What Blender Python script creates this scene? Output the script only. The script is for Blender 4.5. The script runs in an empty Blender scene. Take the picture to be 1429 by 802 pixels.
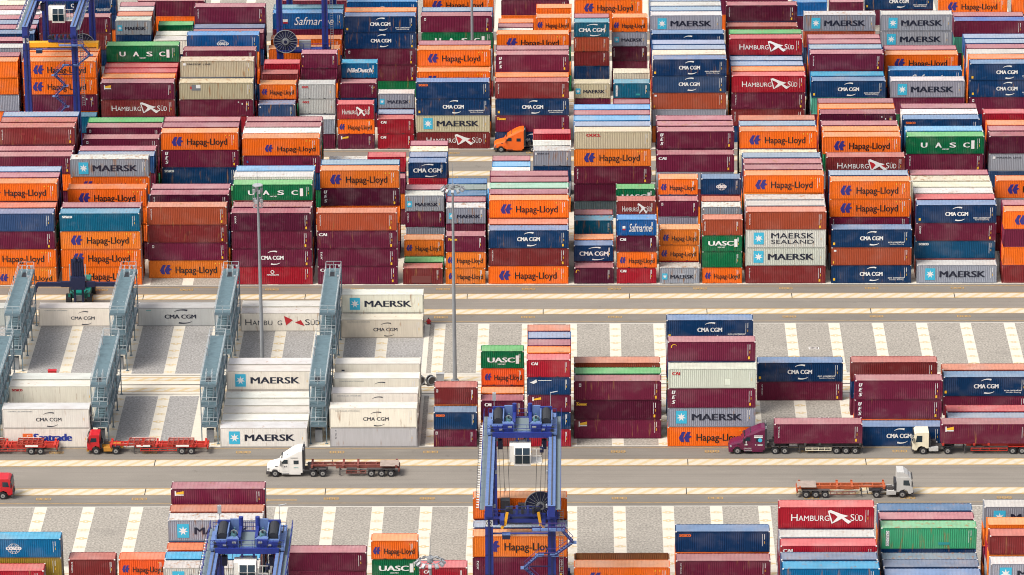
import bpy, bmesh, math, random
import numpy as np
from mathutils import Vector, Matrix
SC = bpy.context.scene
COL = SC.collection
R = math.radians
# ---------------------------------------------------------------- camera
FPX, PIT, YAW, ROLL = 6432.121, 0.35695, -0.0151785, -0.0076010
CAM = Vector((78.7853, -659.801, 245.5138))
fw = Vector((math.sin(YAW)*math.cos(PIT), math.cos(YAW)*math.cos(PIT), -math.sin(PIT)))
rt = Vector((math.cos(YAW), -math.sin(YAW), 0)); up = rt.cross(fw)
rt2 = rt*math.cos(ROLL)+up*math.sin(ROLL); up2 = up*math.cos(ROLL)-rt*math.sin(ROLL)
cd = bpy.data.cameras.new('camera'); cam = bpy.data.objects.new('camera', cd); COL.objects.link(cam)
m = Matrix((rt2, up2, -fw)).transposed().to_4x4(); m.translation = CAM; cam.matrix_world = m
cd.sensor_fit = 'HORIZONTAL'; cd.sensor_width = 36; cd.lens = FPX/1429*36
cd.clip_start = 5; cd.clip_end = 6000; SC.camera = cam
# ---------------------------------------------------------------- sky and sun (hazy bright day)
SUN_EL, SUN_AZ = 56, -122          # azimuth from +Y (away from the camera), negative = from the left
w = bpy.data.worlds.new('World'); SC.world = w; w.use_nodes = True
nt = w.node_tree; bg = nt.nodes['Background']
sky = nt.nodes.new('ShaderNodeTexSky'); sky.sky_type = 'NISHITA'; sky.sun_disc = False
sky.sun_elevation = R(SUN_EL); sky.sun_rotation = R(SUN_AZ); sky.dust_density = 4.0; sky.air_density = 1.0
hz = nt.nodes.new('ShaderNodeMix'); hz.data_type = 'RGBA'; hz.inputs[0].default_value = .62      # thin bright cloud: the blue is mostly veiled
bw = nt.nodes.new('ShaderNodeRGBToBW'); tn = nt.nodes.new('ShaderNodeMix'); tn.data_type = 'RGBA'; tn.blend_type = 'MULTIPLY'; tn.inputs[0].default_value = 1
tn.inputs[7].default_value = (1.06, 1.0, .93, 1)
nt.links.new(sky.outputs[0], bw.inputs[0]); nt.links.new(bw.outputs[0], tn.inputs[6]); nt.links.new(sky.outputs[0], hz.inputs[6]); nt.links.new(tn.outputs[2], hz.inputs[7])
nt.links.new(hz.outputs[2], bg.inputs[0]); bg.inputs[1].default_value = 0.15
sl = bpy.data.lights.new('sun', 'SUN'); sl.energy = 1.5; sl.angle = R(22); sl.color = (1, 0.95, 0.87)
so = bpy.data.objects.new('sun', sl); COL.objects.link(so)
sd = Vector((math.sin(R(SUN_AZ))*math.cos(R(SUN_EL)), math.cos(R(SUN_AZ))*math.cos(R(SUN_EL)), math.sin(R(SUN_EL))))
so.rotation_euler = (-sd).to_track_quat('-Z', 'Y').to_euler(); so.location = (0, 0, 200)
SC.view_settings.view_transform = 'Standard'; SC.view_settings.look = 'None'
SC.view_settings.exposure = 0.97; SC.view_settings.gamma = 1; SC.view_settings.use_curve_mapping = False
SC.cycles.filter_width = 1.05; SC.cycles.max_bounces = 6; SC.cycles.diffuse_bounces = 3; SC.cycles.glossy_bounces = 3

def lin(c): return tuple((x/255/12.92 if x <= 10 else ((x/255+.055)/1.055)**2.4) for x in c)
# ---------------------------------------------------------------- projection used only to pick which boxes are seen largest
def px(X, Y, Z):
    d = Vector((X, Y, Z))-CAM; q = d.dot(fw); return 714.5+FPX*d.dot(rt2)/q, 401-FPX*d.dot(up2)/q

# ---------------------------------------------------------------- materials
def new_mat(name):
    m = bpy.data.materials.new(name); m.use_nodes = True; return m, m.node_tree, m.node_tree.nodes['Principled BSDF']
def nd(nt, t, **k):
    n = nt.nodes.new(t)
    for a, b in k.items(): setattr(n, a, b)
    return n
def mixc(nt, f, a, b, mode='MIX'):
    n = nd(nt, 'ShaderNodeMix', data_type='RGBA', blend_type=mode)
    for s, v in ((0, f), (6, a), (7, b)):
        if hasattr(v, 'is_output'): nt.links.new(v, n.inputs[s])
        else: n.inputs[s].default_value = v if s == 0 else (*v[:3], 1)
    return n.outputs[2]
def ramp(nt, v, lo, hi, a=0., b=1.):
    n = nd(nt, 'ShaderNodeMapRange'); nt.links.new(v, n.inputs[0])
    for i, x in enumerate((lo, hi, a, b)): n.inputs[i+1].default_value = x
    return n.outputs[0]
def noise(nt, scale, stretch=(1, 1, 1), detail=3):
    g = nd(nt, 'ShaderNodeNewGeometry'); mp = nd(nt, 'ShaderNodeMapping'); nt.links.new(g.outputs[0], mp.inputs[0])
    mp.inputs[3].default_value = stretch
    n = nd(nt, 'ShaderNodeTexNoise'); nt.links.new(mp.outputs[0], n.inputs[0]); n.inputs['Scale'].default_value = scale; n.inputs['Detail'].default_value = detail
    return n.outputs[0]
def mul(nt, a, b, op='MULTIPLY'):
    n = nd(nt, 'ShaderNodeMath', operation=op)
    for i, v in enumerate((a, b)):
        if hasattr(v, 'is_output'): nt.links.new(v, n.inputs[i])
        else: n.inputs[i].default_value = v
    return n.outputs[0]
def paint(name, attr=False, rough=.5, roof=False):
    """container paint: the colour is the object's own (or the box's own in the merged far stacks), alpha = wear"""
    m, nt, b = new_mat(name)
    if attr:
        a = nd(nt, 'ShaderNodeAttribute', attribute_name='paint'); c, al = a.outputs[0], a.outputs[3]
    else:
        a = nd(nt, 'ShaderNodeObjectInfo'); c, al = a.outputs['Color'], a.outputs['Alpha']
    grey = lambda f: mixc(nt, 1.0, c0, f, 'MULTIPLY')
    streak = noise(nt, 1.0, (2.2, 2.2, .25) if not roof else (.5, .9, .5), 4); c0 = c
    c1 = mixc(nt, ramp(nt, streak, .45, .8, 0, .20 if not roof else .42), c, grey((.50, .46, .43)))
    fine = noise(nt, 1.0, (9, 9, .5), 3)
    c1 = mixc(nt, ramp(nt, fine, .35, .7, 0, .22), c1, grey((.62, .58, .56)))
    scuff = noise(nt, .9, (.8, .8, 1.4), 6)
    c1 = mixc(nt, ramp(nt, scuff, .56, .76, 0, .08), c1, (.34, .29, .27))
    fade = noise(nt, .3, (1, 1, 1.5), 2)
    c2 = mixc(nt, ramp(nt, fade, .48, .78, 0, .12 if not roof else .3), c1, (.36, .31, .29))
    rn = noise(nt, 1.3, (1.6, 1.6, .28) if not roof else (1.2, 1.2, .5), 5)
    rf = ramp(nt, mul(nt, rn, mul(nt, mul(nt, al, al), .19 if not roof else .21), 'ADD'), .70, .84)
    c3 = mixc(nt, mul(nt, rf, .8), c2, (.26, .125, .05))
    nt.links.new(c3, b.inputs['Base Color']); b.inputs['Roughness'].default_value = rough
    b.inputs['Specular IOR Level'].default_value = .35 if roof else .18
    return m
def plain(name, rgb, rough=.55, metal=0., var=.12, srgb=True, k=1.):
    m, nt, b = new_mat(name); c = tuple(x*k for x in (lin(rgb) if srgb else rgb))
    n = noise(nt, 1.7, (1, 1, .5), 4)
    nt.links.new(mixc(nt, ramp(nt, n, .4, .75, 0, var*2), c, tuple(x*.55 for x in c)), b.inputs['Base Color'])
    b.inputs['Roughness'].default_value = rough; b.inputs['Metallic'].default_value = metal
    return m
M_WALL, M_ROOF, M_FRAME = paint('container paint'), paint('faded and sky-lit roof paint', rough=.6, roof=True), paint('frame paint')  # roof paint: real fading and dust, plus bright sky light put into its colour
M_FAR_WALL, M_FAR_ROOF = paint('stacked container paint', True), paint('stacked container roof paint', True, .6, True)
M_CAST = plain('worn corner steel', (205, 200, 195), .5)
M_STEEL = plain('galvanised bar', (170, 172, 175), .45, .3)
INK = {}
for k, c in dict(W=(238, 238, 236), N=(22, 30, 52), K=(30, 26, 28), B=(52, 46, 130), C=(60, 185, 220), R=(190, 35, 45), Y=(245, 190, 50), O=(235, 110, 45),
                 S=(30, 55, 150), G=(118, 122, 130), D=(45, 95, 170), P=(120, 62, 60), T=(40, 150, 150)).items():
    INK[k] = plain('lettering paint '+k.lower(), c, .5, 0, .05, k=.82)

# ---------------------------------------------------------------- mesh builder
class MB:
    def __init__(s): s.v = []; s.f = []; s.m = []
    def quad(s, pts, m=0):
        i = len(s.v); s.v += [tuple(p) for p in pts]; s.f.append(tuple(range(i, i+len(pts)))); s.m.append(m); return s
    def box(s, x0, x1, y0, y1, z0, z1, m=0):
        i = len(s.v)
        s.v += [(x, y, z) for z in (z0, z1) for y in (y0, y1) for x in (x0, x1)]
        for f in ((0, 2, 3, 1), (4, 5, 7, 6), (0, 1, 5, 4), (2, 6, 7, 3), (0, 4, 6, 2), (1, 3, 7, 5)):
            s.f.append(tuple(i+k for k in f)); s.m.append(m)
        return s
    def beam(s, p, q, w, h, m=0):
        p, q = Vector(p), Vector(q); d = (q-p).normalized()
        u = Vector((0, 0, 1)) if abs(d.z) < .95 else Vector((0, 1, 0))
        a = d.cross(u).normalized()*(w/2); b = a.cross(d).normalized()*(h/2)
        i = len(s.v); s.v += [tuple(o+x) for o in (p, q) for x in (-a-b, a-b, a+b, -a+b)]
        for f in ((0, 1, 2, 3), (7, 6, 5, 4), (0, 4, 5, 1), (1, 5, 6, 2), (2, 6, 7, 3), (3, 7, 4, 0)):
            s.f.append(tuple(i+k for k in f)); s.m.append(m)
        return s
    def cyl(s, p, q, r, n=12, m=0, r2=None, cap=True):
        p, q = Vector(p), Vector(q); d = (q-p).normalized(); r2 = r if r2 is None else r2
        u = Vector((0, 0, 1)) if abs(d.z) < .9 else Vector((1, 0, 0)); a = d.cross(u).normalized(); b = d.cross(a)
        i = len(s.v)
        for o, rr in ((p, r), (q, r2)):
            s.v += [tuple(o+(a*math.cos(t)+b*math.sin(t))*rr) for t in (2*math.pi*k/n for k in range(n))]
        for k in range(n): s.f.append((i+k, i+(k+1) % n, i+n+(k+1) % n, i+n+k)); s.m.append(m)
        if cap: s.f.append(tuple(i+k for k in range(n))[::-1]); s.f.append(tuple(i+n+k for k in range(n))); s.m += [m, m]
        return s
    def prism(s, poly, y0, y1, m=0, inset=0.):
        """poly of (x,z) swept from y0 to y1"""
        n = len(poly); i = len(s.v)
        s.v += [(x, y0, z) for x, z in poly]+[(x, y1, z) for x, z in poly]
        for k in range(n): s.f.append((i+k, i+(k+1) % n, i+n+(k+1) % n, i+n+k)); s.m.append(m)
        s.f.append(tuple(range(i, i+n))[::-1]); s.f.append(tuple(range(i+n, i+2*n))); s.m += [m, m]
        return s
    def ring(s, c, R1, r, n=24, k=6, m=0, ax='z'):
        i = len(s.v)
        for a in range(n):
            t = 2*math.pi*a/n
            for b in range(k):
                u = 2*math.pi*b/k; rr = R1+r*math.cos(u); h = r*math.sin(u)
                v = (rr*math.cos(t), rr*math.sin(t), h) if ax == 'z' else (rr*math.cos(t), h, rr*math.sin(t))
                s.v.append(tuple(Vector(c)+Vector(v)))
        for a in range(n):
            for b in range(k):
                s.f.append((i+a*k+b, i+((a+1) % n)*k+b, i+((a+1) % n)*k+(b+1) % k, i+a*k+(b+1) % k)); s.m.append(m)
        return s
    def mesh(s, name, mats):
        me = bpy.data.meshes.new(name); me.from_pydata(s.v, [], s.f); me.update()
        for x in (mats if isinstance(mats, (list, tuple)) else [mats]): me.materials.append(x)
        if any(s.m): me.polygons.foreach_set('material_index', s.m)
        bm = bmesh.new(); bm.from_mesh(me); bmesh.ops.recalc_face_normals(bm, faces=bm.faces); bm.to_mesh(me); bm.free()
        return me
    def build(s, name, mats, parent=None, **k): return link(name, s.mesh(name, mats), parent, **k)
def link(name, me, parent=None, loc=(0, 0, 0), color=None):
    o = bpy.data.objects.new(name, me); COL.objects.link(o); o.parent = parent; o.location = loc
    if color: o.color = color
    return o
def tag(o, label, cat, group=None, kind=None):
    if label: o['label'] = label
    if cat: o['category'] = cat
    if group: o['group'] = group
    if kind: o['kind'] = kind
    return o
def thing(name, label, cat, loc=(0, 0, 0), rz=0., group=None):
    o = bpy.data.objects.new(name, None); COL.objects.link(o); o.location = loc; o.rotation_euler = (0, 0, rz); o.empty_display_size = .5
    return tag(o, label, cat, group)
def copy_tree(o, parent=None):
    c = o.copy(); COL.objects.link(c); c.parent = parent
    for ch in list(o.children): copy_tree(ch, c)
    return c
def structure(name, mb, mats): return tag(mb.build(name, mats), None, None, None, 'structure')
# ---------------------------------------------------------------- ground
def ground_mat(name, c, c2, fine, amp, blot=.2, tint=None):
    m, nt, b = new_mat(name)
    n1 = noise(nt, fine, detail=2); n2 = noise(nt, .12, (.4, 1, 1), 4); n3 = noise(nt, .9, (.3, 1, 1), 5)
    a = mixc(nt, ramp(nt, n1, .5-amp, .5+amp), c, c2)
    a = mixc(nt, ramp(nt, n2, .42, .68, 0, blot), a, tuple(x*.55 for x in c))
    a = mixc(nt, ramp(nt, n3, .55, .8, 0, blot), a, tint or tuple(min(1, x*1.3) for x in c2))
    if 'asphalt' in name:      # tyre tracks worn along the lanes, and a few oil drips
        n4 = noise(nt, 1.0, (.012, 1.5, 1), 4); n5 = noise(nt, .55, (1, 1, 1), 6)
        a = mixc(nt, ramp(nt, n4, .50, .72, 0, .30), a, (.075, .07, .065)); a = mixc(nt, ramp(nt, n5, .66, .76, 0, .4), a, (.06, .055, .05))
    elif 'concrete' in name:
        n5 = noise(nt, .8, (1, 1, 1), 6); a = mixc(nt, ramp(nt, n5, .58, .78, 0, .35), a, (.22, .20, .18))
    elif 'gravel' in name:
        n5 = noise(nt, .28, (1, 1, 1), 6); a = mixc(nt, ramp(nt, n5, .55, .75, 0, .30), a, (.12, .11, .10))
    nt.links.new(a, b.inputs['Base Color']); b.inputs['Roughness'].default_value = .85; b.inputs['Specular IOR Level'].default_value = .25
    return m, nt, b
G_ROAD = ground_mat('worn grey asphalt', (.178, .161, .139), (.222, .203, .177), 6, .25, .28)[0]
G_LANE = ground_mat('truck lane asphalt', (.155, .141, .123), (.192, .176, .154), 6, .25, .34)[0]
G_GRAV = ground_mat('pale gravel', (.162, .150, .131), (.365, .340, .298), 3.6, .22, .1)[0]
G_GRAV2 = ground_mat('blue grey gravel', (.165, .159, .153), (.352, .344, .334), 3.6, .22, .1)[0]
G_CONC = ground_mat('cream concrete', (.50, .465, .395), (.56, .525, .45), 3, .3, .12)[0]
G_RUN, nt, b = ground_mat('crane runway concrete', (.44, .405, .33), (.50, .46, .38), 3, .3, .12)
g = nd(nt, 'ShaderNodeNewGeometry'); wv = nd(nt, 'ShaderNodeTexWave', wave_type='BANDS', bands_direction='DIAGONAL')
mp = nd(nt, 'ShaderNodeMapping'); nt.links.new(g.outputs[0], mp.inputs[0]); mp.inputs[3].default_value = (.55, -.55, 0)
nt.links.new(mp.outputs[0], wv.inputs[0]); wv.inputs['Scale'].default_value = .55; wv.inputs['Distortion'].default_value = .4
old = b.inputs['Base Color'].links[0].from_socket
nt.links.new(mixc(nt, ramp(nt, wv.outputs[1], .55, .8, 0, .6), old, (.43, .31, .13)), b.inputs['Base Color'])
G_YEL = plain('yellow road paint', (222, 178, 105), .7, 0, .4, k=.55)
G_WHT = plain('white road paint', (240, 236, 225), .7, 0, .2, k=.55)
G_DARK = plain('dark joint', (75, 66, 60), .8, 0, .1, k=.5)
def sheet(mb, x0, x1, y0, y1, z, m=0): return mb.quad(((x0, y0, z), (x1, y0, z), (x1, y1, z), (x0, y1, z)), m)
XL, XR = -140, 300
structure('ground', sheet(MB(), -2500, 2700, -700, 5500, 0), G_ROAD)
PADS = {'A2': (-135, -115), 'A1': (-106.3, -86.1), 'B2': (-65.0, -45.7), 'B1': (-37.3, -16.9), 'C2': (-.4, 20.5), 'C1': (26.6, 47.2),
        'D2': (64.0, 84.6), 'D1': (91.6, 112.2), 'E2': (129.6, 150.2), 'E1': (156, 176)}
RUN = [(-141.5, -139.0), (-113.2, -111.6), (-110, -108.4), (-82.1, -79.9), (-71.9, -69.7), (-44.0, -42.7), (-39.9, -38.6), (-13.0, -10.9), (-6.4, -4.3),
       (21.6, 23), (24.8, 26.2), (50.7, 53), (58, 60.3), (86, 87.3), (89.2, 90.5), (115, 117.3), (122, 124.3), (-150, -147.6)]
la = MB()
for y0, y1 in ((-86.1, -82.1), (-69.7, -65), (-16.9, -13), (-4.3, -.4), (47.2, 50.7), (60.3, 64), (112.2, 115), (124.3, 129.6), (-139, -135)): sheet(la, XL, XR, y0, y1, .004)
structure('truck_lanes', la, G_LANE)
gv, cs, ln = MB(), MB(), MB()
for k, (y0, y1) in PADS.items():
    if k[0] == 'B':
        sheet(gv, XL, 56.1, y0, y1, .008, 1); sheet(gv, 56.1, XR, y0, y1, .008, 0)
        for n in range(-3, 4):
            x = 15.23*n
            if x < 50: sheet(cs, x+3.32, x+5.0, y0, y1, .012)
            if x < 60: sheet(cs, x-6.0, x-1.35, y0, y1, .012)
        sheet(cs, 56.0, 56.75, y0, y1, .012); sheet(cs, 57.45, 59.1, y0, y1, .012); first = 10
    else:
        sheet(gv, XL, XR, y0, y1, .008, 0); first = -10
    for n in range(first, 40): x = 6.5225*n-.43; sheet(cs, x-.83, x+.83, y0, y1, .012)
    for y in (y0+.12, y1-.12): sheet(ln, XL, XR, y-.11, y+.11, .016, 0)
for a, b_ in ((-45.7, -37.3), (20.5, 26.6), (84.6, 91.6), (-115, -106.3)): sheet(cs, XL, XR, a, b_, .006)
structure('gravel_pads', gv, [G_GRAV, G_GRAV2]); structure('concrete_strips', cs, G_CONC)
rw = MB()
for y0, y1 in RUN: sheet(rw, XL, XR, y0, y1, .010)
structure('crane_runways', rw, G_RUN)
for y0, y1 in RUN:
    for y in (y0, y1): sheet(ln, XL, XR, y-.09, y+.09, .014, 1)
for y in (-85.0, -65.6, -16.1, -1.2, 47.9, 63.2): sheet(ln, XL, XR, y-.06, y+.06, .018, 1)
for y0, y1 in ((-41.6, -41.3), (-45.2, -45.0), (-37.9, -37.75)): sheet(ln, XL, XR, y0, y1, .018, 2)
rj = random.Random(3)
for y0, y1 in RUN:
    x = XL+rj.uniform(0, 20)
    while x < XR: sheet(ln, x, x+.12, y0, y1, .019, 2); x += 24.6
for n in range(-8, 22):      # yellow slot numbers and stacking ticks (too worn to read in the photo)
    x = 13.045*n+6.1
    for y in (-83.9, -67.4, -2.6, -14.7, 61.8, 49.5):
        for dx in (-1.0, -.3, .4):
            for (a, c, e, f) in ((0, .12, 0, .8), (.5, .62, 0, .8), (0, .62, .68, .8), (0, .62, .34, .46), (0, .62, 0, .12)):
                sheet(ln, x+dx+a, x+dx+c, y+e, y+f, .020+.0004*(e > 0), 1)
sheet(ln, 36.5, 40.6, -84.1, -83.8, .021, 1); ln.quad(((36.6, -84.5, .0215), (36.6, -83.4, .0215), (35.6, -83.95, .0215)), 1)
for k, (y0, y1) in PADS.items():
    if k[0] in 'AB':
        xs = [6.5225*n-.43 for n in range(10 if k[0] == 'B' else -4, 32)]
        if k[0] == 'B': xs += [15.23*n+4.15 for n in range(-1, 4)]+[15.23*n-2.2 for n in range(0, 4)]+[58.3]
        n = int((y1-y0)/2.84)
        for x in xs:
            for r in range(n+1):
                y = y0+.9+2.84*r
                if y > y1-.4: continue
                sheet(ln, x-.75, x-.12, y-.10, y+.10, .022, 3); sheet(ln, x+.12, x+.75, y-.10, y+.10, .022, 3); sheet(ln, x-.35, x+.35, y-.36, y-.24, .0225, 3); sheet(ln, x-.35, x+.35, y+.24, y+.36, .0225, 3)
G_YEL2 = plain('worn yellow paint', (240, 205, 135), .7, 0, .3, k=.6)
structure('yard_markings', ln, [G_WHT, G_YEL, G_DARK, G_YEL2])
for x, y in ((113.5, -27.4), (113.6, -54.9)):
    d = MB().box(x-.75, x+.75, y-.45, y+.45, .0, .05, 0)
    for k in range(7): d.box(x-.6+.18*k, x-.5+.18*k, y-.35, y+.35, .05, .07, 1)
    tag(d.build('drain_grate', [M_CAST, G_DARK]), 'grey drain grate in gravel '+('behind the lone two-high stack' if y > -40 else 'in front of the lone two-high stack'), 'drain grate', 'drain grates in the gravel')
# ---------------------------------------------------------------- yard layout
# block -> (front row Y, column -> rows).  "row: tiers from the ground up", '.' = a
# container hidden inside the stack; colour:mark, '-' = 8'6" box, '+' = 9'6" box.
PITCH, ROW = 13.045, 2.84
YARD = {
 'C2': (0.0, {
  -1: "1: do:h2 o:h m nb:c1; 2: . . . b; 3: . . . . o:h; 4: . . . . m; 5: . . . . gb",
  0: "1: o:h o:h do:h t:seaw; 2: . . . m; 5: . . . ob:h; 7: . . . o:h gr*:mk",
  1: "2: do:h m:tal br b:tri; 4: . . . dm:tri; 5: . . . m",
  2: "1: r:mag m:cma m dm:tw; 2: . . . m:tw; 3: . . . . g-:uasc; 4: . . . . w; 5: . . . . lb",
  3: "1: m:cai m:tw m:cai b:tri; 5: . . . dm:ues do:h; 6: . . . . gb",
  4.0: "1: br*:pat; 2: g; 3: . do:h; 5: . gr:ool m:tri gr:mk; 6: . . . m; 7: . . .",
  4.5: "1: do:h do:h m:tou; 3: . . m:tal gr*:mk; 4: . . . m; 5: . . . sb; 6: . . . sg; 7: . . . sb",
  5: "1: o:h br:tri n:cma; 2: . . b; 3: . . . o:h; 4: . . . m; 5: . . . mi; 6: . . . m; 7: . . . m",
  6.0: "1: dm:gold; 2: . n:cma; 3: . o; 6: . t*; 7: . m*",
  6.5: "1: r:cai2 o:h dm:cai bl:saf; 4: . . . br:hs; 6: . . . g:uasc",
  7.0: "1: gr*:mk; 2: . do:h do:h; 4: . . gr:ool m:tal; 5: . . . . o:h",
  7.5: "1: o:h g g:uasc b:tri; 3: . . . gr*:c1; 4: . . . b; 5: . . . . n:cos",
  8: "1: br:tri wg:mk wg:mks b:tri; 2: . . . gr; 3: . . . gr*; 4: . . . . o:h; 5: . . . . m; 6: . . . . m; 7: . . . . gb",
  9: "1: n:eco b:c1 n:eco; 3: . . m:tri o:h o:h; 4: . . . . gb; 7: . . . . br:hsr",
  10: "1: gr:mk; 2: . td:seaw m:tw n:eco; 3: . . . r; 4: . . . w; 5: . . . c; 6: . . . c*; 7: . . . m",
  11: "1: br:tri o:h m:gold o:h; 2: . . . m; 6: . . . o:h; 7: . . ."}),
 'C1': (27.0, {
  -1: "1: . . . m; 2: . . . m; 3: . . . . br:tri; 4: . . . . br*; 5: . . . . gb",
  0: "1: . . . gb; 2: . . . m; 4: . . . m:tal; 6: . . . m:tal; 7: . . . g",
  1: "1: . .; 2: . . n:seaw m:ues o:h; 3: . . . . m; 4: . . . . m",
  2: "1: . . . m:dot o:h2; 2: . . . . w; 3: . . . . m; 4: . . . . m",
  3.0: "4: . . w*",
  3.5: "1: . . m; 2: . . . r:cai2",
  4.0: "1: . . r:cai2 n:cma; 2: . . . gb; 3: . . . c*; 4: . . . m",
  4.5: "1: . lb",
  5.0: "2: . . w; 3: . . lb; 4: . . m:tw",
  5.5: "3: . . n:seao gr*:mkl; 4: . . . w; 6: . . . r:cai2",
  6: "2: sl dm m:tri do:h be:oor; 3: . . . . gb; 4: . . . . lb; 5: . . . . m; 6: . . . . lb",
  7: "1: . . gr m:cai; 2: . . . . m:ues; 3: . . . . m*; 4: . . . . m",
  8: "1: . . . c*; 2: . . . . o:h; 3: . . . . gb; 4: . . . . b",
  9: "1: . . . . o:h; 2: . . . . o; 3: . . . . m; 5: . . . . dm:dots; 6: . . . . o; 7: . . . . m",
  10: "1: . . . m:tri g:uasc; 2: . . . . lb; 4: . . . . n:seao; 5: . . . . w; 6: . . . . m",
  11: "1: . . nb:seao gr:mkl dm; 2: . . . . m; 3: . . . . o; 5: . . . . r"}),
 'D2': (64.4, {
  -2: "2: . . gr:mk o:h o:h; 3: . . . . m; 5: . . . . gr-; 6: . . . . m",
  -1: "1: . t; 2: . . m:dots o:h o:h; 3: . . . . o; 4: . . . . o; 5: . . .",
  0: "1: . . br:hs m:tex; 2: . . . o; 3: . . . r; 4: . . . r; 5: . . . . g:uasc",
  1: "1: . . m:dots be*:po; 2: . . . . be*:mkl; 4: . . . . m:tri; 7: . . . . bl:cos",
  2.0: "1: . . nb*:c1; 2: . . . o:h; 4: . . . br:hst; 6: . . . r:hst",
  2.5: "1: m:c1 gr; 2: . . lg:ool lg:ool; 5: . . . m:tri m:c1",
  3.0: "1: m:tex o:h r:hs; 5: . . m:dots; 6: . . . cb:nil",
  3.5: "1: r:cai2 r:cai2; 2: . gb; 3: . . gr:mk",
  4: "1: br:hsr be:mk n:eco n:seao; 3: . . . o:h; 4: . . . . o:h; 5: . . . . m",
  5: "1: n:cma m:tou n:eco br:tri; 2: . . . o; 3: . . . . m:ues; 4: . . . . m; 7: . . . . o:h",
  6.0: "2: . . m be:mk",
  6.5: "1: . . m; 2: . . . t:pan; 4: . . . c",
  7: "2: . gr:mk b:c1 nb:cma n:eco; 3: . . . . c; 4: . . . . gb; 5: . . . . gb; 7: . . . . n:cma",
  8: "2: . br:tri m:tri r:hs; 3: . . . o; 4: . . . gb; 5: . . . gb; 6: . . . . r:hs; 7: . . . . g",
  9: "1: . . te n:eco; 2: . . . cb; 3: . . . . m:tri; 4: . . . . gb; 5: . . . . m; 6: . . . . m",
  10: "1: . . m:c1 gr:mk; 3: . . . bl:saf; 6: . . . o:h; 7: . . . m",
  11: "1: . . m:tal n:eco n:eco; 2: . . . . o; 3: . . . . lg; 4: . . . . m; 5: . . . . gb; 6: . . . . gb"}),
 'D1': (92.0, {
  -2: "1: . . . n; 2: . . . m; 3: . . . gb; 4: . . . m; 5: . . . w; 6: . . . m; 7: . . . c",
  -1: "1: . . . br:tri m:tri; 5: . . . . n:eco",
  0.0: "1: .+ .+ .+ n:cma gr*:mk; 2: .+ .+ .+ . b; 3: .+ .+ .+ . gr; 4: .+ .+ .+ . m",
  0.5: "1: . . . w; 2: . . . w; 4: . . . g:uasc",
  1: "1: . . . m; 2: . . . nb; 3: . . . . m:tri",
  2: "1: . . o; 3: . . o; 5: . . m:c1 bl:saf; 6: . . . t",
  3: "1: g:uasc m m:tal n:cma n:eco; 2: . . . . o; 4: . . . . bl:cos",
  4: "1: . . . g:uasc m:tal; 2: . . . . gb; 5: . . . . o:h",
  5.0: "2: .+ . . w; 3: .+ . . m; 4: .+ . . o",
  5.5: "2: .+ . . . o:h; 4: .+ . . . o:h",
  6.0: "1: .+ n:cma br b:tri t:cma; 2: .+ . . . m",
  6.5: "2: .+ m:dot dm:tri gr:mk o:h",
  7: "1: . . . . gr:mk; 2: . . . . gb; 3: . . . . gr; 4: . . . . gb",
  8: "2: . . . br; 3: . . . . dm:tri",
  9: "1: . . . b gr*:mk",
  10: "1: . . . gr:mk gr:mk",
  11: "3: . . te:pan m:blue; 4: . . . m"}),
 'E2': (130.0, {
  0: "1: o m", 2: "1: . m", 5: "1: o m", 6: "1: o:h o:h", 8: "1: . m", 9.0: "1: . bl:saf",
  9.5: "1: . m:tal", 10: "2: m n:eco", 11: "1: . o:h", 12: "1: . o:h"}),
 'B2': (-65.1, {
  4.5: "1: m:tal n:seao; 2: . . br:tal",
  5.0: "1: br; 2: .+ dm+:cai; 3: .+ o+; 4: .+ .+ ro:h g:uasc",
  5.5: "1: r:c1 n:c1 m:tex n:eag r:cai2; 2: . . . . o; 3: . . . . m; 4: . . . . gb; 5: . . . . b",
  6: "2: m:tex dm:tou m:tal; 3: . . g; 5: .- .- b",
  7: "1: o:h gr:mk m:ues wg:caid ; 2: . . . n m:gold; 5: . . . . n:eco",
  8: "7: m:tri n:eco",
  9: "1: n:cma; 2: . m:ues m:ues; 5: .- .- br",
  10: "2: gb; 3: r; 5: m n:eco; 6: . b"}),
 'A2': (-130.5, {
  -0.15: "5: .- r-:c1",
  0: "6: . ol:msc cb-:cos",
  1.0: "6: .+ br:tri", 1.5: "6: .+ ro:h",
  2: "3: .- .- wg*:mk; 4: .- .- cb; 5: .- .- ro; 6: . .- .- gr*:mk; 7: . . .- b-; 8: .- .- .- .- m-:tex",
  3: "7: m- m-:c1",
  4.0: "6: .+ g:uasc o:h", 4.5: "3: .+ . r:cai2",
  5: "6: . m:tw do:h; 7: . . gb; 8: . . . o",
  6: "3: .- .- o:h; 4: .- .- ru*-:open",
  7: "6: .- m-:tri; 7: .- .- n:seao",
  8: "1: .- .- .- cb-; 2: .- .- .- nb-; 3: .- .- . r:cai; 4: .- . . gr-; 5: .- . . .- r:hs",
  9: "2: . .- n-; 3: . .- nb-; 4: .- .- nb*-; 5: . .- n- ge*:pan; 6: . . .- m-; 7: . . .- sb-",  # navy box under the jade one: shade of the gap put into its colour
  10: "1: . . .- gr-:mk; 2: . . .- .- br-; 3: . . . .- o-; 5: . . .- .- gr:mk"}),
}
REEFER_X = (-1.42, 28.87, 44.2)
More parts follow.
